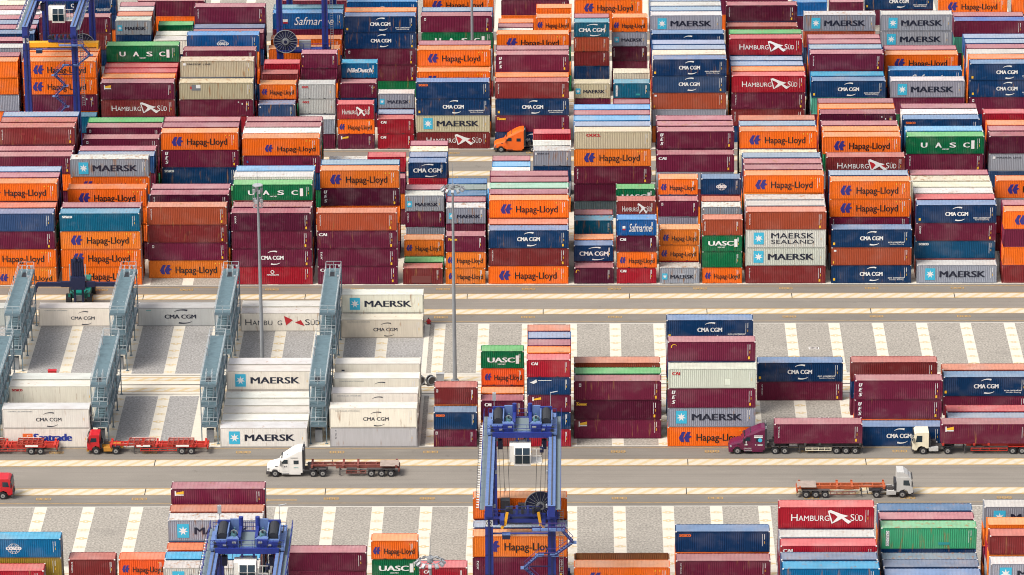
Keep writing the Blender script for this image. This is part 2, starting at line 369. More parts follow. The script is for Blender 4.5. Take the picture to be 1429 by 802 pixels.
REEFERS = {   # (Y, slot x) -> tiers ; white refrigerated boxes
 'B2': [(-65.1, 0, "w:stra w:cmar"), (-56.6, 0, "w w:sear"), (-53.75, 0, "w w"),
        (-65.1, 1, "w*:mk"), (-62.25, 1, "w*"), (-59.4, 1, "w"), (-56.6, 1, "w"), (-53.75, 1, "w*"), (-50.9, 1, "w w:mk"), (-48.05, 1, "w w*"),
        (-65.1, 2, "lg:s15 w*:cmar"), (-59.4, 2, "w w:cmar"), (-53.75, 2, "w w:cmar"), (-48.05, 2, "w w:stk"), (-62.25, 2, "w"), (-56.6, 2, "w"), (-50.9, 2, "w")],
 'B1': [(-17.7, -1.65, "w:cmar"), (-17.7, 13.1, "lg:cman"), (-20.0, 28.7, "w*:hsd"), (-17.1, 28.7, "w"), (-22.8, 43.7, "c:cmar"), (-20.0, 43.7, "w w:mk"), (-17.7, -16.6, "lg")],
}
# ---------------------------------------------------------------- container shapes
CW = 2.438
SIZES = {'h': (12.192, 2.896), 's': (12.192, 2.591), 'S': (6.058, 2.591), 'H': (6.058, 2.896)}
def wall_mb(L, H, flat=False):
    b = MB(); z0, z1 = .15, H-.10
    def strip(P, Q, n):      # corrugated sheet from P to Q, ribs going inwards along n
        P, Q, n = Vector(P), Vector(Q), Vector(n); d = Q-P; ln = d.length; d /= ln
        k = max(3, round(ln/.278)); pit = ln/k; prof = []
        for i in range(k):
            if flat: prof += [(i*pit, .0), (i*pit+.02, .012), (i*pit+.05, .012), (i*pit+.07, .0)]
            else: prof += [(i*pit, 0), (i*pit+.27*pit, 0), (i*pit+.5*pit, .036), (i*pit+.77*pit, .036)]
        prof.append((ln, 0))
        for (a, e), (c, f) in zip(prof, prof[1:]):
            A, C = P+d*a+n*e, P+d*c+n*f
            b.quad(((A.x, A.y, z0), (C.x, C.y, z0), (C.x, C.y, z1), (A.x, A.y, z1)))
    strip((.16, .012, 0), (L-.16, .012, 0), (0, 1, 0)); strip((L-.16, CW-.012, 0), (.16, CW-.012, 0), (0, -1, 0))
    strip((.02, CW-.15, 0), (.02, .15, 0), (1, 0, 0))
    return b
def roof_mb(L, H, flat=False):
    b = MB(); n = max(4, round((L-.4)/.52)); p = (L-.3)/n; z = H-.03
    y0, y1 = .06, CW-.06
    for i in range(n):
        x = .15+i*p
        q = [(x, z), (x+.30*p, z), (x+.42*p, z-.018), (x+.88*p, z-.018), (x+p, z)] if not flat else [(x, z), (x+p, z)]
        for (a, e), (c, f) in zip(q, q[1:]): b.quad(((a, y0, e), (c, y0, f), (c, y1, f), (a, y1, e)))
    b.box(.05, .15, .06, CW-.06, z-.05, z+.004); b.box(L-.15, L-.05, .06, CW-.06, z-.05, z+.004)
    return b
def frame_mb(L, H):
    b = MB()
    for x in (.0, L-.16):
        for y in (.0, CW-.16): b.box(x+.004, x+.156, y+.004, y+.156, .118, H-.118)
    for y in (.004, CW-.074):
        b.box(.17, L-.17, y, y+.07, .02, .15); b.box(.17, L-.17, y, y+.07, H-.10, H-.012)
    for x in (.004, L-.104):
        b.box(x, x+.10, .17, CW-.17, .02, .15); b.box(x, x+.10, .17, CW-.17, H-.12, H-.012)
    for x in (0, L-.178):
        for y in (0, CW-.162):
            for z in (0, H-.118): b.box(x, x+.178, y, y+.162, z, z+.118, 1 if z else 0)
    if L < 7:
        for x in (1.6, 4.1): b.box(x, x+.36, .001, .06, .03, .13, 2)
    return b
def door_mb(L, H):
    b = MB(); x = L-.05
    b.box(x-.03, x, .16, CW/2-.01, .15, H-.12); b.box(x-.03, x, CW/2+.01, CW-.16, .15, H-.12)
    for y in (.45, .95, 1.45, 1.95): b.cyl((x+.03, y, .2), (x+.03, y, H-.15), .022, 6, 1); b.box(x, x+.04, y-.06, y+.06, 1.2, 1.26, 1)
    return b
def unit_mb(L, H):
    b = MB(); x = L
    b.box(x-.10, x-.03, .17, CW-.17, .2, H-.15); b.box(x-.03, x-.012, .3, CW-.3, H-1.2, H-.3, 1); b.box(x-.03, x-.01, .35, 1.3, .4, 1.3, 1); b.cyl((x-.03, 1.75, .9), (x-.008, 1.75, .9), .35, 14, 1)
    return b
DARK = plain('dark machinery', (38, 40, 46), .6, k=.9)
SHAPE = {}
for k, (L, H) in list(SIZES.items())+[('r', (12.192, 2.896))]:
    fl = k == 'r'
    SHAPE[k] = dict(wall=wall_mb(L, H, fl).mesh('side wall '+k, M_WALL), roof=roof_mb(L, H, fl).mesh('roof '+k, M_ROOF), frame=frame_mb(L, H).mesh('frame '+k, [M_FRAME, M_CAST, DARK]),
                    door=(unit_mb if fl else door_mb)(L, H).mesh('end '+k, [M_WALL, DARK if fl else M_STEEL]))
# ---------------------------------------------------------------- lettering
_fc = {}
def glyphs(s, bold=0., shear=0.):
    k = (s, bold, shear)
    if k not in _fc:
        c = bpy.data.curves.new('t', 'FONT'); c.body = s; c.offset = bold; c.shear = shear; c.resolution_u = 3
        o = bpy.data.objects.new('t', c); COL.objects.link(o)
        me = bpy.data.meshes.new_from_object(o.evaluated_get(bpy.context.evaluated_depsgraph_get()))
        n = len(me.vertices); a = np.empty(n*3); me.vertices.foreach_get('co', a); a = a.reshape(n, 3)
        _fc[k] = (a[:, :2].copy(), [tuple(p.vertices) for p in me.polygons])
        bpy.data.objects.remove(o); bpy.data.curves.remove(c); bpy.data.meshes.remove(me)
    return _fc[k]
class Art:
    """flat painted shapes on the long side: coordinates in metres, x along, z up"""
    def __init__(s): s.mb = MB(); s.inks = []
    def ink(s, c):
        if c not in s.inks: s.inks.append(c)
        return s.inks.index(c)
    def text(s, t, c, x0, x1, z0, z1, bold=.0, shear=0., vert=False, fit=True):
        v, f = glyphs(t, 0., shear); lo, hi = v.min(0), v.max(0); sc = (hi-lo); m = s.ink(c)
        d = bold*(z1-z0)*(2.3 if not vert else 0)      # heavier weight: the same letters laid side by side, each a hair prouder
        for sh in ((0,) if not d else (-d, 0, d)):
         i = len(s.mb.v)
         for p in v:
            a, b = (p-lo)/sc
            x, z = (x0+(x1-x0)*a, z0+(z1-z0)*b) if not vert else (x0+(x1-x0)*b, z1-(z1-z0)*a)
            s.mb.v.append((x+sh, -.008-(.0015 if sh > 0 else .003 if sh < 0 else 0), z))
         for q in f: s.mb.f.append(tuple(i+k for k in q)); s.mb.m.append(m)
        return s
    def poly(s, pts, c, d=.008):
        s.mb.quad([(x, -d, z) for x, z in pts], s.ink(c)); return s
    def rect(s, x0, x1, z0, z1, c, d=.008): return s.poly(((x0, z0), (x1, z0), (x1, z1), (x0, z1)), c, d)
    def arc(s, cx, cz, rx, rz, a0, a1, w, c, d=.008):
        n = 10; P = []
        for i in range(n+1):
            t = R(a0+(a1-a0)*i/n); ww = w*(1-.75*i/n) if w > 0 else -w
            P.append(((cx+rx*math.cos(t), cz+rz*math.sin(t)), (cx+(rx-ww)*math.cos(t), cz+(rz-ww)*math.sin(t))))
        for (a, b), (e, f) in zip(P, P[1:]): s.poly((a, e, f, b), c, d)
        return s
    def star(s, cx, cz, r, c, n=7, d=.012):
        P = [(cx+(r if k % 2 == 0 else r*.42)*math.sin(math.pi*k/n), cz+(r if k % 2 == 0 else r*.42)*math.cos(math.pi*k/n)) for k in range(2*n)]
        return s.poly(P, c, d)
    def mesh(s, name): return s.mb.mesh(name, [INK[c] for c in s.inks])
def marks(mk, sz):
    """-> list of (part name, Art) for one mark on one size of box"""
    L, H = SIZES[sz]; T = L < 7; A = Art(); E = Art(); X = lambda f: f*L; Z = lambda f: f*H
    if mk in ('h', 'h2'):
        a, b, c, d, z0, z1, e0, e1 = (.055, .205, .29, .93, .30, .60, .30, .68) if T else ((.135, .275, .335, .855, .27, .66, .24, .76) if mk == 'h' else (.27, .40, .46, .96, .24, .52, .22, .62))
        if mk == 'h2' and not T: a, b, c, d = .30, .40, .46, .95
        for k in (0, 1):      # two swept blue arrow blocks
            o = a+(b-a)*.42*k; w_ = (b-a)*.60; zz = lambda f: Z(e0+(e1-e0)*f)
            E.poly(((X(o), zz(.40)), (X(o+w_*.46), zz(1)), (X(o+w_*.93), zz(1)), (X(o+w_*.60), zz(.52)), (X(o+w_*.78), zz(.0)), (X(o+w_*.30), zz(0))), 'B', .008+.001*k)
        E.poly(((X(a+(b-a)*.80), zz(.72)), (X(b+.012), zz(.52)), (X(b-.01), zz(.42)), (X(a+(b-a)*.78), zz(.30)), (X(a+(b-a)*.70), zz(.52))), 'B', .010)
        A.text('Hapag-Lloyd', 'K', X(c), X(d), Z(z0-.09), Z(z1), .0075)
        for f in (.83, .88): E.rect(X(f), X(f+.012), Z(.80), Z(.87), 'Y')
    elif mk in ('mk', 'mks'):
        a, b, c, d, z0, z1, q = (.06, .19, .27, .85, .33, .55, .19) if T else (.10, .225, .285, .85, .33, .67, .33)
        cx, cz = X((a+b)/2), Z(.5 if not T else .46); r = X(b-a)/2; rz = Z(q)
        E.rect(cx-r, cx+r, cz-rz, cz+rz, 'C').star(cx, cz, min(r, rz)*.86, 'W')
        if mk == 'mk': A.text('MAERSK', 'N', X(c), X(d), Z(z0), Z(z1), .03)
        else: A.text('MAERSK', 'N', X(.32), X(.85), Z(.50), Z(.80), .010).text('SEALAND', 'N', X(.32), X(.85), Z(.20), Z(.42), .006)
    elif mk == 'mkl': E.rect(X(.05), X(.085), Z(.72), Z(.86), 'W'); A.text('MAERSK LINE', 'N', X(.10), X(.42), Z(.74), Z(.84), .01)
    elif mk in ('cma', 'eco', 'cmar', 'cman'):
        c = 'N' if mk in ('cmar', 'cman') else 'W'
        a, b = (.14, .86) if T else ((.39, .68) if mk == 'cmar' else ((.33, .71) if mk == 'cman' else (.36, .64)))
        z0, z1 = (.36, .62) if T else ((.36, .54) if mk == 'cmar' else (.40, .62))
        A.text('CMA CGM', c, X(a), X(b), Z(z0), Z(z1), .014 if mk == 'cmar' else .03)
        m_ = (a+b)/2; w_ = b-a
        th = (.085 if mk != 'cmar' else .055)*H
        E.arc(X(m_)+.10*X(w_), Z(z1+.02), X(w_*.36), Z(.27), 68, 146, th, c); E.arc(X(m_)+.06*X(w_), Z(z0-.02), X(w_*.36), Z(.27), 248, 326, th, c)
        if mk == 'eco':
            A.text('eco container', 'W', X(.71), X(.915), Z(.25), Z(.34), .02).text('bamboo flooring', 'W', X(.73), X(.905), Z(.14), Z(.22), .01)
            E.rect(X(.025), X(.05), Z(.14), Z(.28), 'Y')
        if mk == 'cmar': A.text('CONTROLLED ATMOSPHERE', 'G', X(.07), X(.35), Z(.84), Z(.89), .01)
        if mk == 'cman': E.rect(X(.10), X(.16), Z(.84), Z(.87), 'T')
    elif mk in ('hs', 'hsr', 'hsd', 'hst'):
        c = 'N' if mk == 'hsd' else 'W'; z0, z1 = (.33, .52) if mk == 'hst' else (.34, .66)
        a, b, e0, e1, s0, s1 = (.07, .40, .40, .68, .66, .93) if mk == 'hst' else ((.05, .50, .52, .76, .78, .96) if mk == 'hsd' else (.135, .535, .52, .77, .755, .885))
        A.text('H', c, X(a), X(a+(b-a)*.17), Z(z0), Z(z1), .0).text('AMBURG' if mk != 'hsd' else 'AMBU  G', c, X(a+(b-a)*.19), X(b), Z(z0), Z(z0+(z1-z0)*.80), .0)
        A.text('S', c, X(s0), X(s0+(s1-s0)*.32), Z(z0), Z(z1), .0).text('\u00dcD', c, X(s0+(s1-s0)*.38), X(s1), Z(z0), Z(z0+(z1-z0)*1.02), .0)
        x = lambda f: X(e0+(e1-e0)*f); f1 = 'R' if mk in ('hsr', 'hsd') else 'W'
        if mk == 'hsd': E.poly(((x(.0), Z(.85)), (x(.45), Z(.62)), (x(.1), Z(.32))), 'R').poly(((x(.85), Z(.62)), (x(1.05), Z(.28)), (x(.55), Z(.48))), 'R')
        else:
            if f1 == 'R': E.poly(((x(.0), Z(.80)), (x(.12), Z(.78)), (x(.50), Z(.50)), (x(.22), Z(.22))), 'R', .006).poly(((x(.5), Z(.5)), (x(.75), Z(.62)), (x(1.0), Z(.28)), (x(.8), Z(.3))), 'R', .006)
            E.poly(((x(0), Z(.82)), (x(.12), Z(.86)), (x(.58), Z(.66)), (x(.86), Z(.58)), (x(.60), Z(.46)), (x(.42), Z(.52)), (x(.30), Z(.64)), (x(.08), Z(.74))), 'W')
            E.poly(((x(.16), Z(.20)), (x(.40), Z(.52)), (x(.66), Z(.50)), (x(.42), Z(.34))), 'W', .0095)
            E.poly(((x(.52), Z(.52)), (x(.68), Z(.50)), (x(1.0), Z(.30)), (x(.86), Z(.20)), (x(.70), Z(.34))), 'W', .011)
            E.poly(((x(0), Z(.82)), (x(.05), Z(.82)), (x(.22), Z(.22)), (x(.16), Z(.22))), 'W')
    elif mk == 'uasc':
        if T: A.text('UASC', 'W', X(.15), X(.77), Z(.36), Z(.64), .04); E.rect(X(.79), X(.86), Z(.28), Z(.76), 'W'); A.text('UASC.NET', 'W', X(.38), X(.56), Z(.22), Z(.29), .02)
        else:
            for c, x in zip('UASC', (.19, .375, .56, .735)): A.text(c, 'W', X(x), X(x+.075), Z(.36), Z(.64), .035)
            E.rect(X(.835), X(.875), Z(.28), Z(.76), 'W'); A.text('UASC.NET', 'W', X(.46), X(.55), Z(.23), Z(.30), .02)
    elif mk == 'cos':
        cx, cz, rr = X(.5), Z(.47), (.62 if T else .80)
        E.arc(cx, cz, rr, rr*.92, 0, 360, -.05, 'W').arc(cx, cz, rr*.5, rr*.9, 0, 360, -.05, 'W').rect(cx-rr*.9, cx+rr*.9, cz+.42*rr, cz+.47*rr, 'W').rect(cx-rr*.9, cx+rr*.9, cz-.55*rr, cz-.50*rr, 'W')
        A.text('COSCO', 'W', cx-rr*1.2, cx+rr*1.2, cz-.18, cz+.26, .05)
    elif mk == 'saf': E.arc(X(.17), Z(.5), X(.05 if not T else .07), Z(.27), 0, 360, -.06, 'D').rect(X(.135), X(.205), Z(.46), Z(.62), 'W').rect(X(.135), X(.205), Z(.36), Z(.44), 'R', .009); A.text('Safmarine', 'W', X(.30), X(.86), Z(.26), Z(.76), .0, .3)
    elif mk == 'nil': A.text('NileDutch', 'W', X(.16), X(.84), Z(.38), Z(.68), .03, .25)
    elif mk in ('cai', 'cai2'): A.text('CAI', 'W', X(.03 if not T else .10), X(.125 if not T else .24), Z(.70), Z(.86), .05)
    elif mk == 'caid': A.text('CAI', 'R', X(.04), X(.125), Z(.70), Z(.86), .04)
    elif mk == 'tou': A.text('Touax', 'Y', X(.03 if not T else .07), X(.15 if not T else .30), Z(.72), Z(.88), .05, .2)
    elif mk in ('seao', 'seaw', 'sear'): A.text('seaco', {'seao': 'O', 'seaw': 'W', 'sear': 'R'}[mk], X(.04), X(.16 if not T else .24), Z(.74), Z(.87), .05)
    elif mk in ('ool', 'oor'): A.text('OOCL', 'R', X(.11 if T else .16), X(.29 if T else .34), Z(.72 if T else .70), Z(.86), .05)
    elif mk == 'tri': A.text('triton', 'W', X(.045), X(.062 if not T else .085), Z(.30), Z(.88), .05, 0, True)
    elif mk == 'ues':
        for c, z in zip('UES', (.70, .45, .20)): A.text(c, 'W', X(.045), X(.078), Z(z), Z(z+.18), .05, .25)
    elif mk == 'tw': A.text('tex', 'W', X(.042), X(.066), Z(.40), Z(.84), .05, .2, True)
    elif mk == 'tal': E.rect(X(.05), X(.075 if not T else .095), Z(.72), Z(.88), 'W'); E.rect(X(.055), X(.07 if not T else .085), Z(.76), Z(.84), 'P', .012)
    elif mk == 'tex': E.rect(X(.045), X(.06), Z(.62), Z(.88), 'W').poly(((X(.06), Z(.80)), (X(.14), Z(.88)), (X(.14), Z(.72)), (X(.06), Z(.70))), 'Y').rect(X(.06), X(.14), Z(.64), Z(.70), 'W') if not T else E.rect(X(.10), X(.13), Z(.66), Z(.88), 'W').poly(((X(.13), Z(.78)), (X(.30), Z(.88)), (X(.30), Z(.74)), (X(.13), Z(.70))), 'Y')
    elif mk == 'gold': E.arc(X(.10 if T else .075), Z(.74), X(.05 if T else .035), Z(.14), 200, 20, .05*H, 'Y')
    elif mk in ('dot', 'dots'): E.rect(X(.05), X(.07), Z(.60), Z(.72), 'D') if mk == 'dot' else E.rect(X(.85), X(.865), Z(.68), Z(.76), 'W').rect(X(.91), X(.93), Z(.66), Z(.76), 'Y').rect(X(.80), X(.815), Z(.80), Z(.86), 'W')
    elif mk == 'mag': E.arc(X(.5), Z(.70), .30, .30, 0, 360, -.12, 'W'); A.text('MAGELLAN', 'W', X(.43), X(.575), Z(.50), Z(.58), .03)
    elif mk == 'pan': E.rect(X(.05), X(.10 if T else .085), Z(.12), Z(.85), 'W').rect(X(.60), X(.72), Z(.18), Z(.30), 'T'); A.text('CRSU CO', 'K', X(.055), X(.095 if T else .08), Z(.15), Z(.82), .02, 0, True)
    elif mk == 'po': E.rect(X(.16), X(.28), Z(.52), Z(.86), 'G').rect(X(.14), X(.20), Z(.60), Z(.76), 'R', .006).rect(X(.22), X(.28), Z(.66), Z(.86), 'W', .011)
    elif mk == 'eag': E.poly(((X(.05), Z(.70)), (X(.13), Z(.78)), (X(.20), Z(.88)), (X(.22), Z(.72)), (X(.14), Z(.62))), 'W').rect(X(.24), X(.55), Z(.80), Z(.83), 'W')
    elif mk == 'msc': A.text('m', 'K', X(.12), X(.26), Z(.34), Z(.74), .06)
    elif mk == 'stra': E.rect(X(.22), X(.335), Z(.46), Z(.74), 'O').arc(X(.29), Z(.58), .28, .28, 180, 20, .1, 'W', .012); A.text('Seatrade', 'S', X(.35), X(.78), Z(.36), Z(.74), .04)
    elif mk == 's15': A.text('155', 'N', X(.06), X(.075), Z(.40), Z(.85), .0, 0, True)
    elif mk == 'stk': E.rect(X(.08), X(.115), Z(.45), Z(.62), 'W').rect(X(.08), X(.115), Z(.62), Z(.70), 'N').rect(X(.085), X(.11), Z(.28), Z(.45), 'R', .012)
    elif mk == 'pat': E.rect(X(.22), X(.72), Z(.08), Z(.52), 'P')
    elif mk == 'c1': E.rect(X(.02), X(.035), Z(.12), Z(.24), 'Y').rect(X(.03), X(.06), Z(.78), Z(.88), 'W')
    if mk != 'stk' and sz != 'r':
        f = .915 if not T else .86      # code and weight panel near the right end
        E.rect(X(f), X(f)+.05, Z(.28), Z(.86), 'W').rect(X(f+.022), X(f+.022)+.07, Z(.60), Z(.86), 'W').rect(X(f+.022), X(f+.022)+.07, Z(.40), Z(.52), 'Y')
        if not T and mk in ('ues', 'tri', 'tw', 'cai', 'tal', 'tou', 'gold', 'cma', ''): E.rect(X(f+.004), X(f+.024), Z(.10), Z(.24), 'Y')
    return [(n, a.mesh(n+' '+mk+sz)) for n, a in (('lettering', A), ('emblem', E)) if a.mb.v]
MARK = {}
def get_marks(mk, sz):
    if (mk, sz) not in MARK: MARK[(mk, sz)] = marks(mk, sz)
    return MARK[(mk, sz)]
# ---------------------------------------------------------------- colours: (what it is called, side, roof paled by fading and painted-in overhead light)
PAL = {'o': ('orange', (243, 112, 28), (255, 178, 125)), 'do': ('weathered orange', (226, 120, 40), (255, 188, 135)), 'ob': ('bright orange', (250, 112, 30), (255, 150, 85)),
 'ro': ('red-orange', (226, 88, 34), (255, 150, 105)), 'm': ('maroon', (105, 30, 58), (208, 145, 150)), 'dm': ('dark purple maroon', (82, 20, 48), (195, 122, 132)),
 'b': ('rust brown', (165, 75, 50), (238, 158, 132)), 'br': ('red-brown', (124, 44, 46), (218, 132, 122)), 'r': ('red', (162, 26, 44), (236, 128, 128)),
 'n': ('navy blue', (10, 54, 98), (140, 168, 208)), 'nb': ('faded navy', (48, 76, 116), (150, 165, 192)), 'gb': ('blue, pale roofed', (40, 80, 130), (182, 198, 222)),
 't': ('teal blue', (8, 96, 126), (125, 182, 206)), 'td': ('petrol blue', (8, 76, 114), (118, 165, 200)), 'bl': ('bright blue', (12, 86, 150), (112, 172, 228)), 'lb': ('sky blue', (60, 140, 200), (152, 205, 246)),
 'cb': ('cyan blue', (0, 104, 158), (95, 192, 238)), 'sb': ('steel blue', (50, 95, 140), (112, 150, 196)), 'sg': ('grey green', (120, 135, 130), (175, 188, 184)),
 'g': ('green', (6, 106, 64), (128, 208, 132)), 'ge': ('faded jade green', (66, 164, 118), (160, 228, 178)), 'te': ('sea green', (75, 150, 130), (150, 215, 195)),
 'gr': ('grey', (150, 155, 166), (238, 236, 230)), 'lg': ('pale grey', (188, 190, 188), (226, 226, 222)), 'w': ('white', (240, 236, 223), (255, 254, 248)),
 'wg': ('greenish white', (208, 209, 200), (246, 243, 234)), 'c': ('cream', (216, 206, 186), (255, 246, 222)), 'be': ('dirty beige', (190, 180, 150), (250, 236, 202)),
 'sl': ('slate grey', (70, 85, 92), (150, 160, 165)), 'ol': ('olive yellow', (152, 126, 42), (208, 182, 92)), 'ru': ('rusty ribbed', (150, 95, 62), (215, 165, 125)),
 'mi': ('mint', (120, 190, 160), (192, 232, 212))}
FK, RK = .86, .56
FILL = ['m', 'm', 'm', 'dm', 'b', 'br', 'o', 'do', 'n', 'n', 'gr', 'r', 'g', 'nb']
SAY = {'h': 'blue arrows and dark lettering', 'h2': 'small blue arrows and lettering', 'mk': 'white star in blue square', 'mks': 'star square and two-line lettering', 'mkl': 'small dark lettering',
 'cma': 'white wordmark between arcs', 'eco': 'white wordmark, arcs, small slogan', 'cmar': 'thin dark wordmark between arcs', 'cman': 'bold navy wordmark', 'hs': 'white lettering and flag',
 'hsr': 'white lettering and red flag', 'hsd': 'dark lettering and red flag', 'hst': 'faint white lettering', 'uasc': 'spaced white capitals', 'cos': 'white globe emblem', 'saf': 'white script lettering',
 'nil': 'white italic lettering', 'cai': 'small white initials', 'cai2': 'small white initials', 'caid': 'small dark red initials', 'tou': 'small yellow lettering', 'seao': 'small orange lettering', 'seaw': 'small white lettering',
 'sear': 'small red lettering', 'ool': 'small red lettering', 'oor': 'small red lettering', 'tri': 'upright white lettering', 'ues': 'three stacked white letters', 'tw': 'upright white mark',
 'tal': 'small white square mark', 'tex': 'white and yellow flag mark', 'gold': 'small golden swoosh', 'dot': 'blue dot', 'dots': 'small yellow squares', 'mag': 'centred white roundel', 'pan': 'white code panel',
 'po': 'grey flag patch', 'eag': 'white bird mark', 'msc': 'black letter m', 'stra': 'orange square and blue lettering', 's15': 'upright dark digits', 'stk': 'red sticker', 'pat': 'brown repair patch', 'c1': 'small corner markings', '': 'plain sides', 'blue': 'royal blue tarpaulin top', 'open': 'open rusty top'}
ORD = 'zeroth first second third fourth fifth sixth seventh eighth ninth tenth eleventh twelfth thirteenth fourteenth fifteenth sixteenth seventeenth eighteenth nineteenth twentieth'.split()
ZONE = {'C2': 'middle yard', 'C1': 'middle yard\'s rear half', 'D2': 'far yard', 'D1': 'far yard\'s rear half', 'E2': 'farthest yard', 'B2': 'roadside yard', 'B1': 'roadside yard\'s rear', 'A2': 'nearest yard'}
# ---------------------------------------------------------------- gather every box of the yard
boxes = []     # block, column, row, tier, kind key, colour code, wear, mark, hidden, x, y, z
rf = random.Random(11)
for blk, (Y0, cols) in YARD.items():
    for c, spec in cols.items():
        half = isinstance(c, float) and c != -.15
        for part in spec.split(';'):
            r, ts = part.split(':', 1); z = .012
            for t, e in enumerate(ts.split()):
                cc, mk = (e.split(':')+[''])[:2]; alt = '-' in cc or '+' in cc; wear = '*' in cc
                key = ('H' if alt else 'S') if half else ('s' if alt else 'h')
                code = cc.strip('-+*'); hid = code == '.'
                if hid: code = rf.choice(FILL)
                boxes.append(dict(b=blk, c=c, r=int(r), t=t+1, k=key, col=code, wear=wear, mk=mk, hid=hid, x=c*PITCH+rf.uniform(-.06, .06), y=Y0+ROW*(int(r)-1)+rf.uniform(-.03, .03), z=z))
                z += SIZES[key][1]+.004
for blk, lst in REEFERS.items():
    for y, sx, spec in lst:
        z = .012
        x = REEFER_X[sx] if isinstance(sx, int) else sx
        for t, e in enumerate(spec.split()):
            cc, mk = (e.split(':')+[''])[:2]
            boxes.append(dict(b=blk, c=('ref', x), r=0, t=t+1, k='r', col=cc.strip('*'), wear='*' in cc, mk=mk, hid=False, x=x+rf.uniform(-.04, .04), y=y, z=z)); z += 2.90
# how much of each box is seen: painter's pass over the box outlines
SZ = dict(SIZES, r=(12.192, 2.896)); W_, H_ = 715, 401; ib = -np.ones((H_, W_), int)
def cover(pts, idx):
    P = np.array(pts)*.5; x0, y0 = np.maximum(np.floor(P.min(0)).astype(int), 0); x1, y1 = np.ceil(P.max(0)).astype(int); x1, y1 = min(x1, W_-1), min(y1, H_-1)
    if x1 < x0 or y1 < y0: return
    gx, gy = np.meshgrid(np.arange(x0, x1+1)+.5, np.arange(y0, y1+1)+.5); ok = np.ones(gx.shape, bool); n = len(P)
    ar = sum(P[i][0]*P[(i+1) % n][1]-P[(i+1) % n][0]*P[i][1] for i in range(n))
    for i in range(n):
        a, b = P[i], P[(i+1) % n]; ok &= ((b[0]-a[0])*(gy-a[1])-(b[1]-a[1])*(gx-a[0]))*np.sign(ar) >= 0
    ib[y0:y1+1, x0:x1+1][ok] = idx
for i in sorted(range(len(boxes)), key=lambda i: (-round(boxes[i]['y']), boxes[i]['t'])):
    B = boxes[i]; L, H = SZ[B['k']]; x0, y0, z0 = B['x'], B['y'], B['z']; x1, y1, z1 = x0+L, y0+CW, z0+H; xe = x1 if x1 < 79 else x0
    cover([px(x0, y0, z1), px(x1, y0, z1), px(x1, y1, z1), px(x0, y1, z1)], i)
    cover([px(xe, y0, z0), px(xe, y1, z0), px(xe, y1, z1), px(xe, y0, z1)], i)
    cover([px(x0, y0, z0), px(x1, y0, z0), px(x1, y0, z1), px(x0, y0, z1)], i)
cnt = np.bincount(ib[ib >= 0], minlength=len(boxes))
order = sorted((i for i in range(len(boxes)) if boxes[i]['k'] != 'r' and not boxes[i]['hid']), key=lambda i: -cnt[i])
single = set(order[:292]) | {i for i, B in enumerate(boxes) if B['k'] == 'r' and cnt[i] > 0}
stacks = {}
for i in single: stacks.setdefault(boxes[i]['b'], set()).add(boxes[i]['c'] if boxes[i]['k'] != 'r' else None)
stacks = {b: sorted(x for x in s if x is not None) for b, s in stacks.items()}
rv = random.Random(5)
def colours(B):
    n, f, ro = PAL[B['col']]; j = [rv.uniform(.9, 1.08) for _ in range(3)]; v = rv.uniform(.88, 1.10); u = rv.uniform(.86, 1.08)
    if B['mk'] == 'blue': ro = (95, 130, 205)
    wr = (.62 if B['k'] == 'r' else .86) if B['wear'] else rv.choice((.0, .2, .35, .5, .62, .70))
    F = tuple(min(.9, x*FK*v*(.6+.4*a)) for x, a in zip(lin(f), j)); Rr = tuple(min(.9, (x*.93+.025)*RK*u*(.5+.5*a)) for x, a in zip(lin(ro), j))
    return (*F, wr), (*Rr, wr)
def label(B):
    n = PAL[B['col']][0]
    if B['wear']: n = 'rust-stained '+n
    kind = 'short ' if B['k'] in 'SH' else ''
    if B['k'] == 'r':
        slot = {0: 'first', 1: 'second', 2: 'third'}.get(REEFER_X.index(B['x0']) if B['x0'] in REEFER_X else -1, '')
        return None
    row = 'front row' if B['r'] == 1 else ORD[B['r']]+' row'
    st = ORD[stacks[B['b']].index(B['c'])+1]+' stack'
    pos = f"{ORD[B['t']]} tier, {row}, {st}, {ZONE[B['b']]}"
    for s in (f"{kind}{n} container, {SAY[B['mk']]}, {pos}", f"{kind}{n} container, {pos}"):
        if len(s.replace('-', ' ').split()) <= 16: return s
    return s
